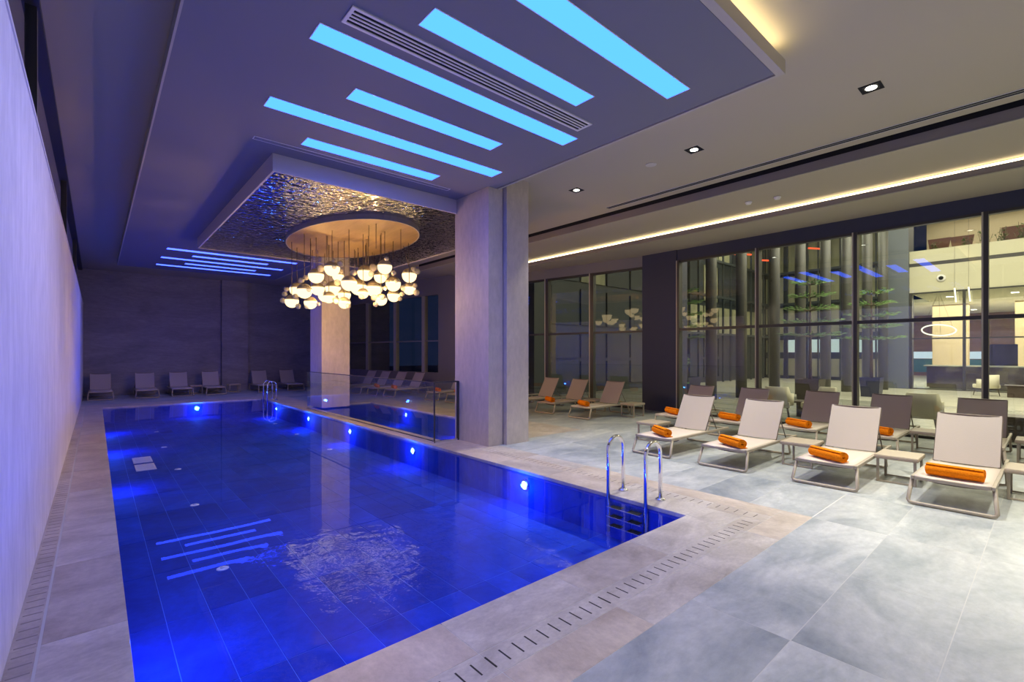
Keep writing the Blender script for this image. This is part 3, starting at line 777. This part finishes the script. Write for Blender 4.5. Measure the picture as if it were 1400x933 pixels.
# ---- pool lamps: in the walls
def pool_lamp(x, y, nx_, ny_, label, power, grp, zz=-.2):
    t = thing('pool_lamp', label, 'pool light', (x, y, zz), math.atan2(ny_, nx_), grp)
    bm = MB(); ring = [(.018, .075), (.018, .055), (.0, .075)]
    vs = []; fs = []
    for (xx, rr) in ((0, .08), (.016, .076), (.016, .058), (.0, .058)):
        for k in range(20): vs.append((xx, rr * math.cos(2 * PI * k / 20), rr * math.sin(2 * PI * k / 20)))
    for i in range(3):
        for k in range(20): fs.append((i * 20 + k, i * 20 + (k + 1) % 20, (i + 1) * 20 + (k + 1) % 20, (i + 1) * 20 + k))
    bm.add(vs, fs, True); bm.build('rim', M_chrome, t)
    MB().add([(.008, .058 * math.cos(2 * PI * k / 20), .058 * math.sin(2 * PI * k / 20)) for k in range(20)], [list(range(20))]).build('lens', M_plens, t)
    lamp('POINT', 'pool_lamp_led', (x + nx_ * .14, y + ny_ * .14, zz), power, (.012, .085, 1.0), shadow_soft_size=.04)
PW = 27
ynames = ['nearest the ladder', 'below the near end of the glass barrier', 'below the middle of the glass barrier', 'below the far end of the glass barrier', 'near the far ladder']
for y, nm in zip((4.89, 8.0, 10.94, 13.85, 17.0), ynames):
    pool_lamp(PX1 - .013, y, -1, 0, 'round underwater lamp in the right pool wall, ' + nm, PW * (1.9 if y > 12 else 1), 'underwater lamps in the main pool walls')
lnames = ['nearest of the four along the left wall', 'second along the left wall', 'third along the left wall', 'farthest along the left wall']
for y, nm in zip((3.92, 9.5, 13.2, 16.4), lnames):
    pool_lamp(PX0 + .013, y, 1, 0, 'round underwater lamp under the left coping, ' + nm, PW * (1.6 if y > 12 else .9), 'underwater lamps in the main pool walls')
pool_lamp(2.55, PY1 - .013, 0, -1, 'round underwater lamp in the far end wall of the pool', PW * 2.2, 'underwater lamps in the main pool walls')
for x in (1.4, 3.3):
    lamp('POINT', 'pool_lamp_led', (x, PY0 + .15, -.2), PW, (.012, .085, 1.0), shadow_soft_size=.04)
pool_lamp(QX1 - .013, 12.78, -1, 0, 'round underwater lamp in the small pool behind the glass, farther one', PW * .8, 'underwater lamps in the small pool')
pool_lamp(QX1 - .013, 9.9, -1, 0, 'round underwater lamp in the small pool beside the column, nearer one', PW * .8, 'underwater lamps in the small pool')
for y in (9.0, 13.5): lamp('POINT', 'pool_lamp_led', (QX0 + .15, y, -.2), PW * .5, (.012, .085, 1.0), shadow_soft_size=.04)
# floor inlets and drain grates
M_inlet = mat('white_plastic_inlet', (.85, .88, .95), .4)
def inlet(x, y, label):
    t = thing('floor_inlet', label, 'pool inlet', (x, y, PB), 0, 'round white inlets on the pool floor')
    MB().lathe([(.055, 0.001), (.055, .006), (.045, .012)], n=18).build('cover', M_inlet, t)
    MB().lathe([(.022, .012), (.022, .018), (.0, .02)], n=14).build('nozzle', M_white, t)
for i, (y, x) in enumerate(((5.46, .95), (8.0, 1.05), (10.67, 1.14), (13.37, 1.17), (16.1, 1.24))):
    inlet(x, y, 'round white inlet on the pool floor, ' + ('nearest', 'second', 'third', 'fourth', 'farthest')[i] + ' in the left row')
for i, (y, x) in enumerate(((10.64, 3.92), (13.2, 4.0), (15.6, 4.1))):
    inlet(x, y, 'round white inlet on the pool floor, ' + ('nearest', 'middle', 'farthest')[i] + ' in the right row')
for i, (y, x) in enumerate(((12.9, 6.3), (14.6, 6.2))):
    inlet(x, y, 'round white inlet on the small pool floor, ' + ('nearer', 'farther')[i] + ' of two')
for i, y in enumerate((12.05, 11.25)):
    t = thing('drain_grate', 'pale square drain grate on the pool floor, ' + ('farther', 'nearer')[i] + ' of the pair', 'drain grate', (.70, y, PB), 0, 'pale drain grates on the pool floor')
    MB().box(-.15, .15, -.30, -.24, 0.001, .014).box(-.15, .15, .24, .30, .001, .014).box(-.15, -.12, -.24, .24, .001, .014).box(.12, .15, -.24, .24, .001, .014).build('frame', M_inlet, t)
    for k in range(9): B(-.12, .12, -.22 + k * .055 - .016, -.22 + k * .055 + .016, .001, .011).build('bar', M_inlet, t)

# ---- sun loungers
def rrect(x0, z0, x1, z1): return None
def make_lounger(label, group):
    t = thing('sun_lounger', label, 'sun lounger', (0, 0, 0), 0, group)
    W, w2 = .345, .315
    c = .05
    pts = [(.10, W - .025, .275), (.012, W, c + .0), (.004, W - .012, .026), (0, W - .04, .021), (0, -W + .04, .021), (.004, -W + .012, .026), (.012, -W, c), (.10, -W + .025, .275)]
    MB().tube(pts, .019, 8).build('front_leg_frame', M_taupe, t)
    pts = [(1.62, W - .03, .275), (1.70, W - .02, c), (1.706, W - .03, .026), (1.71, W - .06, .021), (1.71, -W + .06, .021), (1.706, -W + .03, .026), (1.70, -W + .02, c), (1.62, -W + .03, .275)]
    MB().tube(pts, .017, 8).build('rear_leg_frame', M_taupe, t)
    for s in (-1, 1):
        MB().bevbox(.06, 2.0, s * w2 - .016, s * w2 + .016, .262, .302, .008).build('side_rail', M_taupe, t)
    MB().bevbox(.055, .085, -w2 + .016, w2 - .016, .262, .296, .006).build('front_rail', M_taupe, t)
    pts = [(.30, w2, .265)] + [(.30, w2 * math.cos(PI * k / 12), .265 - .055 * math.sin(PI * k / 12)) for k in range(1, 12)] + [(.30, -w2, .265)]
    MB().tube(pts, .011, 6).build('curved_stretcher', M_taupe_d, t)
    MB().tube([(1.965, w2 - .01, .282), (1.965, -w2 + .01, .282)], .014, 8).build('rear_rail', M_taupe, t)
    # seat sling with a slight sag
    nx_, ny_ = 10, 6; vs = []; fs = []
    for i in range(nx_ + 1):
        for j in range(ny_ + 1):
            x = .058 + 1.15 * i / nx_; y = -w2 + .012 + (2 * w2 - .024) * j / ny_
            sag = .012 * (1 - (2 * j / ny_ - 1) ** 2)
            z = .306 - sag
            if i == 0: z -= .0
            vs.append((x, y, z))
    for i in range(nx_):
        for j in range(ny_): fs.append((i * (ny_ + 1) + j, (i + 1) * (ny_ + 1) + j, (i + 1) * (ny_ + 1) + j + 1, i * (ny_ + 1) + j + 1))
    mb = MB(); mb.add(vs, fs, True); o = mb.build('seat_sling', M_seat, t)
    md = o.modifiers.new('thickness', 'SOLIDIFY'); md.thickness = .008
    # backrest
    bx, bz, tx, tz, bw = 1.20, .315, 1.53, .885, .292
    vs = []; fs = []
    for i in range(7):
        for j in range(ny_ + 1):
            f = i / 6; y = -bw + 2 * bw * j / ny_
            sag = .016 * (1 - (2 * j / ny_ - 1) ** 2)
            vs.append((bx + (tx - bx) * f + sag * .86, y, bz + (tz - bz) * f - sag * .5))
    for i in range(6):
        for j in range(ny_): fs.append((i * (ny_ + 1) + j, (i + 1) * (ny_ + 1) + j, (i + 1) * (ny_ + 1) + j + 1, i * (ny_ + 1) + j + 1))
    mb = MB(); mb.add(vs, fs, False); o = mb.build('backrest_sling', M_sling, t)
    md = o.modifiers.new('thickness', 'SOLIDIFY'); md.thickness = .008
    pts = [(bx + .012, bw - .004, bz - .01), (tx + .008, bw - .004, tz - .012), (tx + .008, -bw + .004, tz - .012), (bx + .012, -bw + .004, bz - .01)]
    MB().tube(pts[:2], .012, 8).tube(pts[2:], .012, 8).tube([(tx + .008, bw, tz - .012), (tx + .008, -bw, tz - .012)], .012, 8).build('backrest_frame', M_taupe_d, t)
    for s in (-1, 1):
        MB().tube([(1.42, s * (bw - .01), .59), (1.60, s * (bw + .005), .29)], .009, 6).build('back_strut', M_taupe_d, t)
    MB().tube([(1.425, bw - .01, .585), (1.425, -bw + .01, .585)], .010, 6).build('back_crossbar', M_taupe_d, t)
    return t
LG = 'beige sling sun loungers on the pool deck'
L0 = make_lounger('', LG)
used = [False]
def lounger(x, y, rz, label, group=None):
    if not used[0]:
        used[0] = True; L0.location = (x, y, .001); L0.rotation_euler.z = rz; L0['label'] = label; L0['group'] = group or LG; return L0
    return dup(L0, (x, y, .001), rz, label, group or LG)
def make_towel():
    t = thing('rolled_towel', '', 'towel')
    n_ = 64; turns = 3.25; R_ = .068; hl = .23
    vs = []; fs = []
    th = .0085
    for i in range(n_ + 1):
        f = i / n_; an = f * turns * 2 * PI + .6; r = .012 + (R_ - .012) * f
        wob = .0015 * math.sin(an * 3)
        for y in (-hl, hl):
            for rr in (r + th + wob, r - th * .35):
                vs.append((rr * math.cos(an) * 1.05, y + .004 * math.sin(an * 2 + y * 9), rr * math.sin(an) * .93))
    for i in range(n_):
        a = i * 4; b = a + 4
        fs += [(a, a + 2, b + 2, b), (a + 1, b + 1, b + 3, a + 3), (a, b, b + 1, a + 1), (a + 2, a + 3, b + 3, b + 2)]
    fs += [(0, 1, 3, 2), (n_ * 4, n_ * 4 + 2, n_ * 4 + 3, n_ * 4 + 1)]
    mb = MB(); mb.add(vs, fs, False)
    zmin = min(v[2] for v in vs)
    mb.v = [(v[0], v[1], v[2] - zmin) for v in mb.v]
    o = mb.build('roll', M_towel, t)
    MB().bevbox(.045, .095, -hl + .01, hl - .01, .001, .010, .003).build('loose_edge', M_towel, t)
    return t
T0 = make_towel(); usedT = [False]
def towel(x, y, rz, label, z=.309):
    if not usedT[0]:
        usedT[0] = True; T0.location = (x, y, z); T0.rotation_euler.z = rz; T0['label'] = label; T0['group'] = 'rolled orange towels'; return T0
    return dup(T0, (x, y, z), rz, label, 'rolled orange towels')
def make_table():
    t = thing('side_table', '', 'side table')
    MB().bevbox(-.25, .25, -.22, .22, .298, .352, .018).build('table_top', M_table, t)
    for sx in (-1, 1):
        for sy in (-1, 1):
            MB().bevbox(sx * .215 - .014, sx * .215 + .014, sy * .185 - .014, sy * .185 + .014, 0, .299, .005).build('leg', M_taupe, t)
        B(sx * .215 - .010, sx * .215 + .010, -.171, .171, .006, .022).build('foot_bar', M_taupe, t)
    return t
TB0 = make_table(); usedB = [False]
def table(x, y, rz, label):
    if not usedB[0]:
        usedB[0] = True; TB0.location = (x, y, .001); TB0.rotation_euler.z = rz; TB0['label'] = label; TB0['group'] = 'taupe side tables'; return TB0
    return dup(TB0, (x, y, .001), rz, label, 'taupe side tables')

# front row by the pool ladder
FR = [(6.71, 4.28, 'beige sun lounger, leftmost of the bright front row behind the ladder'),
      (6.70, 3.13, 'beige sun lounger, second from left in the bright front row'),
      (6.74, 1.88, 'beige sun lounger, third from left in the bright front row'),
      (6.70, .72, 'beige sun lounger, rightmost and nearest in the bright front row')]
for i, (x, y, l) in enumerate(FR): lounger(x, y, random.uniform(-.012, .012), l)
for (x, y, rz, l) in ((6.97, 4.25, -.6, 'orange rolled towel on the leftmost front row lounger'),
                      (6.92, 3.08, -.55, 'orange rolled towel on the second front row lounger from left'),
                      (6.97, 1.90, -.52, 'orange rolled towel on the third front row lounger from left'),
                      (6.93, .71, -.05, 'orange rolled towel on the nearest front row lounger at the right')):
    towel(x, y, rz, l)
table(7.98, 5.03, 0, 'taupe side table left of the leftmost front row lounger')
table(7.88, 2.47, 0, 'taupe side table between the second and third front row loungers')
table(7.80, 1.32, 0, 'taupe side table between the third and the nearest front row loungers')
table(7.95, .16, 0, 'taupe side table at the right edge of the photo beside the nearest lounger')
# second row under the soffit
SR = [(9.28, 5.52, 'shaded sun lounger beside the navy pier, leftmost of the dark second row'),
      (9.32, 4.30, 'shaded sun lounger in the dark second row, second from left'),
      (9.42, 3.08, 'shaded sun lounger in the dark second row, third from left'),
      (9.52, 1.98, 'shaded sun lounger in the dark second row, fourth from left'),
      (9.62, .80, 'shaded sun lounger in the dark second row, rightmost before the lobby window')]
for (x, y, l) in SR: lounger(x, y, random.uniform(-.02, .02), l)
for (x, y, rz, l) in ((9.60, 5.57, -.5, 'orange rolled towel on the leftmost second row lounger by the navy pier'),
                      (9.63, 4.34, -.4, 'dark orange rolled towel on the second lounger of the shaded row'),
                      (9.68, 3.10, -.5, 'dark orange rolled towel on the third lounger of the shaded row'),
                      (9.78, 1.97, -.4, 'dark orange rolled towel on the fourth lounger of the shaded row, half hidden')):
    towel(x, y, rz, l)
table(10.5, 1.39, 0, 'shaded side table between the two rightmost second row loungers')
table(10.6, .18, 0, 'shaded side table at the right edge behind the nearest lounger')
# bay left of the navy pier
for (x, y, rz, l) in ((9.12, 7.88, 0, 'grey looking sun lounger by the left window bay, rightmost of three right of the column'),
                      (9.22, 9.20, .01, 'grey looking sun lounger by the left window bay, middle of three right of the column'),
                      (9.22, 10.36, .01, 'grey looking sun lounger by the left window bay, third, just right of the column'),
                      (9.15, 11.6, .03, 'sun lounger by the window, partly hidden behind the big column')): lounger(x, y, rz, l)
for (x, y, l) in ((9.36, 7.93, 'orange rolled towel on the rightmost lounger of the left window bay'),
                  (9.46, 9.22, 'orange rolled towel on the middle lounger of the left window bay'),
                  (9.42, 10.36, 'orange rolled towel just beside the big column edge')): towel(x, y, -.45, l)
table(10.55, 7.27, 0, 'side table in the left window bay beside the navy pier')
table(10.6, 8.55, 0, 'side table between two loungers of the left window bay')
# beyond the glass barrier
for (x, y, l) in ((8.85, 13.1, 'sun lounger seen right behind the column edge through the glass barrier'),
                  (8.75, 14.25, 'sun lounger second behind the column edge through the glass barrier'),
                  (8.25, 16.45, 'pale sun lounger behind the glass barrier with its back in front of the window pier'),
                  (8.05, 17.5, 'pale sun lounger behind the glass barrier, second of the far window row'),
                  (7.85, 18.55, 'pale sun lounger behind the glass barrier, third of the far window row'),
                  (7.70, 19.6, 'pale sun lounger behind the glass barrier, farthest of the far window row')):
    lounger(x, y, .17, l)
for (x, y, l) in ((9.12, 13.15, 'orange rolled towel through the glass barrier, closest to the column'),
                  (9.02, 14.3, 'orange rolled towel through the glass barrier, second from the column'),
                  (8.50, 16.5, 'orange rolled towel through the glass barrier, third from the column'),
                  (8.30, 17.55, 'orange rolled towel through the glass barrier, farthest from the column')): towel(x, y, -.25, l)
# far wall
for (x, l) in ((.13, 'dim sun lounger at the far wall, leftmost in the corner'), (1.43, 'dim sun lounger at the far wall, second from left'),
               (2.50, 'dim sun lounger at the far wall, third from left'), (3.60, 'dim sun lounger at the far wall just left of the pilaster'),
               (5.45, 'dim sun lounger at the far wall right of the pilaster behind the ladder'), (6.6, 'dim sun lounger at the far wall, rightmost, near the back column')):
    lounger(x, 21.85, PI / 2, l)
table(3.05, 22.9, PI / 2, 'dim side table at the far wall between two loungers')
table(4.4, 22.9, PI / 2, 'dim side table at the far wall in front of the pilaster')

# ================================================================== LOBBY THINGS
M_tubecol = mat('grey_round_tube', (.065, .065, .058), .5)
tubes = [(16.55, 8.10), (18.02, 7.67), (19.77, 7.16), (21.25, 6.73), (22.77, 6.28), (24.16, 5.88), (25.60, 5.46), (26.75, 5.12)]
for i, (x, y) in enumerate(tubes):
    struct(MB().lathe([(.19, 0), (.19, 9)], (x, y, 0), 20).build('round_column', M_tubecol))
M_cushion = mat('cream_upholstery', (.74, .70, .54), .8, bump=(60, .1))
M_dwood = mat('dark_wood', (.07, .045, .035), .45, noise=(3, (.04, .025, .02), 4, (1, 1, 6)))
def armchair(x, y, rz, label):
    t = thing('armchair', label, 'armchair', (x, y, .003), rz, 'cream lobby armchairs'); t.scale = (.86, .86, .97)
    MB().bevbox(-.33, .33, -.33, .33, .30, .46, .05).build('seat_cushion', M_cushion, t)
    vs = []; fs = []; N = 16
    for k in range(N + 1):
        a = PI * (.5 + k / N)      # curved shell open toward +x
        for rr in (.36, .44):
            for z in (.36, .84 if 3 < k < N - 3 else .66):
                vs.append((rr * math.cos(a) + .02, rr * math.sin(a) * .95, z))
    for k in range(N):
        o = k * 4; p = o + 4
        fs += [(o, o + 1, p + 1, p), (o + 2, p + 2, p + 3, o + 3), (o + 1, o + 3, p + 3, p + 1), (o, p, p + 2, o + 2)]
    fs += [(0, 2, 3, 1), (N * 4, N * 4 + 1, N * 4 + 3, N * 4 + 2)]
    mb = MB(); mb.add(vs, fs, True); mb.build('backrest', M_cushion, t)
    for sx in (-1, 1):
        for sy in (-1, 1): MB().tube([(sx * .30, sy * .30, 0), (sx * .25, sy * .25, .31)], [.012, .02], 8).build('leg', M_dwood, t)
    return t
armchair(12.95, 4.62, .3, 'cream armchair just behind the glass, left one of the facing pair')
armchair(13.15, 3.75, 2.6, 'cream armchair just behind the glass, right one of the facing pair')
armchair(13.05, 1.85, .2, 'cream armchair just behind the glass, between the two rightmost second row loungers')
armchair(25.9, 1.75, .8, 'cream armchair far in the lobby in front of the reception desk')
def lobby_table(x, y, label, r=.3, h=.45):
    t = thing('coffee_table', label, 'coffee table', (x, y, .003), 0, 'dark lobby tables')
    MB().bevbox(-r, r, -r, r, h - .04, h, .008).build('table_top', M_dwood, t)
    MB().bevbox(-r * .75, r * .75, -r * .75, r * .75, 0, h - .041, .01).build('base', M_dwood, t)
lobby_table(25.7, .95, 'dark cube coffee table far in the lobby beside the cream armchair')
lobby_table(13.2, .55, 'dark cube coffee table close behind the glass at the right edge')
lobby_table(13.9, 4.2, 'dark low coffee table between the two cream armchairs behind the glass', .3, .40)
# reception desk
t = thing('reception_desk', 'long dark wood reception desk in the lobby', 'desk', (29.9, 1.1, .003))
B(-.35, .0, -4.2, 2.9, .06, 1.02).build('front_panel', mat('desk_walnut', (.10, .065, .05), .4, noise=(2, (.055, .035, .028), 4, (1, .4, 4))), t)
MB().bevbox(-.45, .35, -4.3, 3.0, 1.02, 1.08, .01).build('counter_top', mat('desk_stone', (.5, .5, .42), .3), t)
B(-.30, .2, -4.1, 2.8, 0, .06).build('plinth', M_frame, t)
for i, (x, y, wd) in enumerate(((31.2, 1.55, .9), (31.0, -.25, 1.3))):
    t = thing('monitor', ('black display screen behind the reception desk, left one', 'wide black display screen behind the reception desk, right one')[i], 'screen', (x, y, 1.0 if False else .003))
    B(-.04, .04, -wd / 2, wd / 2, 1.05, 2.05).build('screen', mat('screen_black', (.012, .012, .014), .2), t)
    B(-.05, .03, -.06, .06, .02, 1.05).build('stand', M_frame, t); B(-.2, .2, -.25, .25, 0, .02).build('base', M_frame, t)
# ring pendants and tube pendants
M_ring = emis('pendant_glow', (1, .9, .65), 3.0)
def ring(x, y, z, r, tilt, label):
    t = thing('ring_pendant', label, 'pendant lamp', (x, y, z), 0, 'glowing ring pendants')
    pts = [(r * math.cos(2 * PI * k / 36), r * math.sin(2 * PI * k / 36), tilt * math.cos(2 * PI * k / 36)) for k in range(36)]
    MB().tube(pts, .03, 6, True).build('light_ring', M_ring, t)
    for k in (0, 12, 24): MB().tube([pts[k], (pts[k][0] * .1, pts[k][1] * .1, 4.42 - z)], .006, 5).build('cable', M_frame, t)
ring(30.6, 3.7, 2.75, .62, -.24, 'glowing ring pendant hanging over the reception desk')
for i, (x, y) in enumerate(((28.0, 2.82), (28.0, 2.38))):
    t = thing('tube_pendant', ('slim glowing tube pendant in front of the gallery, left one', 'slim glowing tube pendant in front of the gallery, right one')[i], 'pendant lamp', (x, y, 3.85), 0, 'slim tube pendants')
    MB().tube([(0, 0, 0), (0, .05, .62)], .025, 8).build('light_tube', M_ring, t)
    MB().tube([(0, .05, .62), (0, .05, 5.14)], .005, 5).build('cable', M_frame, t)
# security dome on the bulkhead
t = thing('dome_camera', 'round dome camera on the cream gallery bulkhead', 'camera', (28.4, 3.35, 5.0))
MB().lathe([(.16, 0), (.16, .04), (.1, .06)], n=20).build('housing', M_white, t).rotation_euler = (0, -PI / 2, 0)
MB().lathe([(.09, .05), (.07, .10), (.0, .13)], n=16).build('lens_dome', M_black, t).rotation_euler = (0, -PI / 2, 0)
# red heater lines high in the atrium
M_red = emis('red_heater_glow', (1, .12, .04), 1.6)
for i, (x, y, z) in enumerate(((22, 11.5, 6.6), (23.8, 11.6, 7.2), (26.5, 11.2, 7.0), (28.5, 10.8, 7.7), (28.8, 10.8, 6.9), (30.2, 9.8, 7.9), (31.0, 9.0, 7.6))):
    t = thing('red_light_bar', 'red glowing bar high behind the round columns, ' + ('leftmost', 'second from left', 'third from left', 'fourth from left', 'fifth from left', 'second from right', 'rightmost')[i], 'light bar', (x, y, z), 0, 'red glowing bars high in the atrium')
    MB().tube([(-.6, .2, 0), (.6, -.2, .06)], .05, 6).build('glow_tube', M_red, t)
    MB().tube([(0, 0, .05), (0, 0, 9 - z)], .01, 5).build('hanger', M_frame, t)
# trees and planters
M_leaf = mat('green_foliage', (.16, .30, .07), .7, noise=(4, (.07, .15, .04), 3, (1, 1, 1)))
M_trunk = mat('tree_bark', (.11, .08, .05), .8)
def araucaria(x, y, h, label, seed):
    rnd = random.Random(seed)
    t = thing('indoor_tree', label, 'tree', (x, y, .66), 0, 'indoor trees in the atrium')
    MB().tube([(0, 0, 0), (.02, .01, h * .5), (0, 0, h)], [.06, .045, .015], 8).build('trunk', M_trunk, t)
    mb = MB(); br = MB(); nt_ = 5
    for k in range(nt_):
        z = h * (.45 + .53 * k / (nt_ - 1)); R_ = 1.05 * (1 - .55 * k / nt_)
        for j in range(7):
            an = 2 * PI * j / 7 + k * .5 + rnd.uniform(-.2, .2)
            c, s_ = math.cos(an), math.sin(an)
            br.tube([(0, 0, z), (R_ * c, R_ * s_, z + .10)], [.018, .006], 5)
            for q in range(26):
                f = rnd.uniform(.2, 1.0); wdt = .05 + .22 * (1 - abs(f - .6))
                o = rnd.uniform(-wdt, wdt)
                px, py, pz = R_ * f * c - o * s_, R_ * f * s_ + o * c, z + .1 * f + rnd.uniform(-.03, .05)
                dx, dy, dz = c * .13 - s_ * o * .4, s_ * .13 + c * o * .4, rnd.uniform(-.02, .06)
                nx_, ny_ = -s_ * .022, c * .022
                mb.add([(px - nx_, py - ny_, pz), (px + nx_, py + ny_, pz), (px + dx, py + dy, pz + dz), (px, py, pz + .02)], [(0, 1, 2), (0, 2, 3), (1, 3, 2)])
    br.build('branches', M_trunk, t)
    o = mb.build('foliage', M_leaf, t)
    return t
def planter(x, y, sz, h, m_, label):
    t = thing('planter', label, 'planter', (x, y, .003), 0, 'large planters in the atrium')
    mb = MB()
    vs = [(sx * sz * k, sy * sz * k, z) for (k, z) in ((.85, 0), (1, h), (.9, h), (.88, h - .08)) for (sx, sy) in ((-1, -1), (1, -1), (1, 1), (-1, 1))]
    fs = [(3, 2, 1, 0)] + [(r * 4 + i, r * 4 + (i + 1) % 4, (r + 1) * 4 + (i + 1) % 4, (r + 1) * 4 + i) for r in range(3) for i in range(4)]
    mb.add(vs, fs); mb.build('pot', m_, t)
    B(-sz * .88, sz * .88, -sz * .88, sz * .88, h - .1, h - .07).build('soil', M_trunk, t)
M_pot1 = mat('brown_pot', (.06, .05, .042), .5); M_pot2 = mat('navy_pot', (.02, .025, .07), .4)
araucaria(19.2, 5.76, 3.5, 'layered green conifer in front of the round columns, center of the atrium', 3); planter(19.2, 5.76, .38, .72, M_pot1, 'brown planter under the central atrium conifer')
araucaria(22.2, 4.6, 3.3, 'layered green conifer on the right side of the atrium', 5); planter(22.2, 4.6, .32, .72, M_pot2, 'navy planter under the right atrium conifer')
araucaria(17.3, 9.6, 3.4, 'layered green conifer on the left side of the atrium', 9); planter(17.3, 9.6, .5, .72, M_pot2, 'dark planter under the left atrium conifer')
def leafy(x, y, z, h, n_, label, seed, name='leafy_plant', grp='leafy plants along the gallery parapet', leafw=.03):
    rnd = random.Random(seed)
    t = thing(name, label, 'plant', (x, y, z), 0, grp)
    st = MB(); lf = MB()
    for k in range(n_):
        an = rnd.uniform(0, 2 * PI); l = h * rnd.uniform(.6, 1); bx_, by_ = rnd.uniform(-.08, .08), rnd.uniform(-.10, .10)
        sp = rnd.uniform(.05, .16) * h
        p0 = Vector((bx_, by_, 0)); p1 = Vector((bx_ + sp * .5 * math.cos(an), by_ + sp * .5 * math.sin(an), l * .7)); p2 = Vector((bx_ + sp * math.cos(an), by_ + sp * math.sin(an), l))
        st.tube([p0, p1, p2], .008, 4)
        for q in range(8):
            f = .2 + .8 * q / 8; p = p0.lerp(p1, f * 1.4) if f < .7 else p1.lerp(p2, (f - .7) / .3)
            a2 = rnd.uniform(0, 2 * PI); d = Vector((math.cos(a2), math.sin(a2), rnd.uniform(-.1, .6))) * .16
            s_ = Vector((-math.sin(a2), math.cos(a2), 0)) * leafw
            lf.add([p, p + d * .5 + s_, p + d, p + d * .5 - s_], [(0, 1, 2, 3)])
    st.build('stems', M_trunk, t); lf.build('leaves', M_leaf, t)
for i, (y, h) in enumerate(((3.6, .5), (2.6, .6), (2.0, .7), (1.5, .75), (.9, .8), (.4, .8), (-.1, .8), (-.7, .8))):
    leafy(28.85, y, 5.9, h + .4, 12, 'leafy green plant on the upper gallery parapet, ' + ('closest to the pier', 'second from the pier', 'third from the pier', 'fourth from the pier', 'fifth from the pier', 'sixth from the pier', 'seventh from the pier', 'farthest from the pier')[i], 20 + i)
for i, (x, y) in enumerate(((14.2, 7.9), (15.0, 8.9))):
    leafy(x, y, .003, 1.9, 16, ('tall dark leafy plant just behind the glass beside the navy pier', 'tall dark leafy plant by the first round column')[i], 60 + i, 'tall_leafy_plant', 'tall leafy plants behind the glass', .07)
# red gallery chairs
M_rust = mat('rust_upholstery', (.10, .03, .016), .6)
for i, (x, y) in enumerate(((29.7, 1.15), (29.7, -.35), (30.3, 3.7), (30.4, 2.9))):
    t = thing('high_back_chair', ('rust brown high back chair on the upper gallery beside the window mullion', 'rust brown high back chair at the right edge of the upper gallery', 'rust brown chair on the upper gallery near the pier', 'rust brown chair on the upper gallery, second from the pier')[i], 'chair', (x, y, 5.783), PI, 'rust brown gallery chairs')
    MB().bevbox(-.32, .32, -.34, .34, .22, .45, .05).build('seat', M_rust, t)
    vs = [(xx, yy, zz) for (zz, wy, x0) in ((.2, .30, -.30), (.9, .34, -.36), (1.42, .42, -.44)) for (xx, yy) in ((x0, -wy), (x0 - .09, -wy), (x0 - .09, wy), (x0, wy))]
    fs = [(0, 1, 2, 3), (8, 11, 10, 9)] + [(r * 4 + k, r * 4 + (k + 1) % 4, (r + 1) * 4 + (k + 1) % 4, (r + 1) * 4 + k) for r in range(2) for k in range(4)]
    mb = MB(); mb.add(vs, fs); mb.build('backrest', M_rust, t)
    for sx in (-1, 1):
        for sy in (-1, 1): MB().tube([(sx * .28, sy * .28, 0), (sx * .26, sy * .26, .23)], .02, 6).build('leg', M_dwood, t)
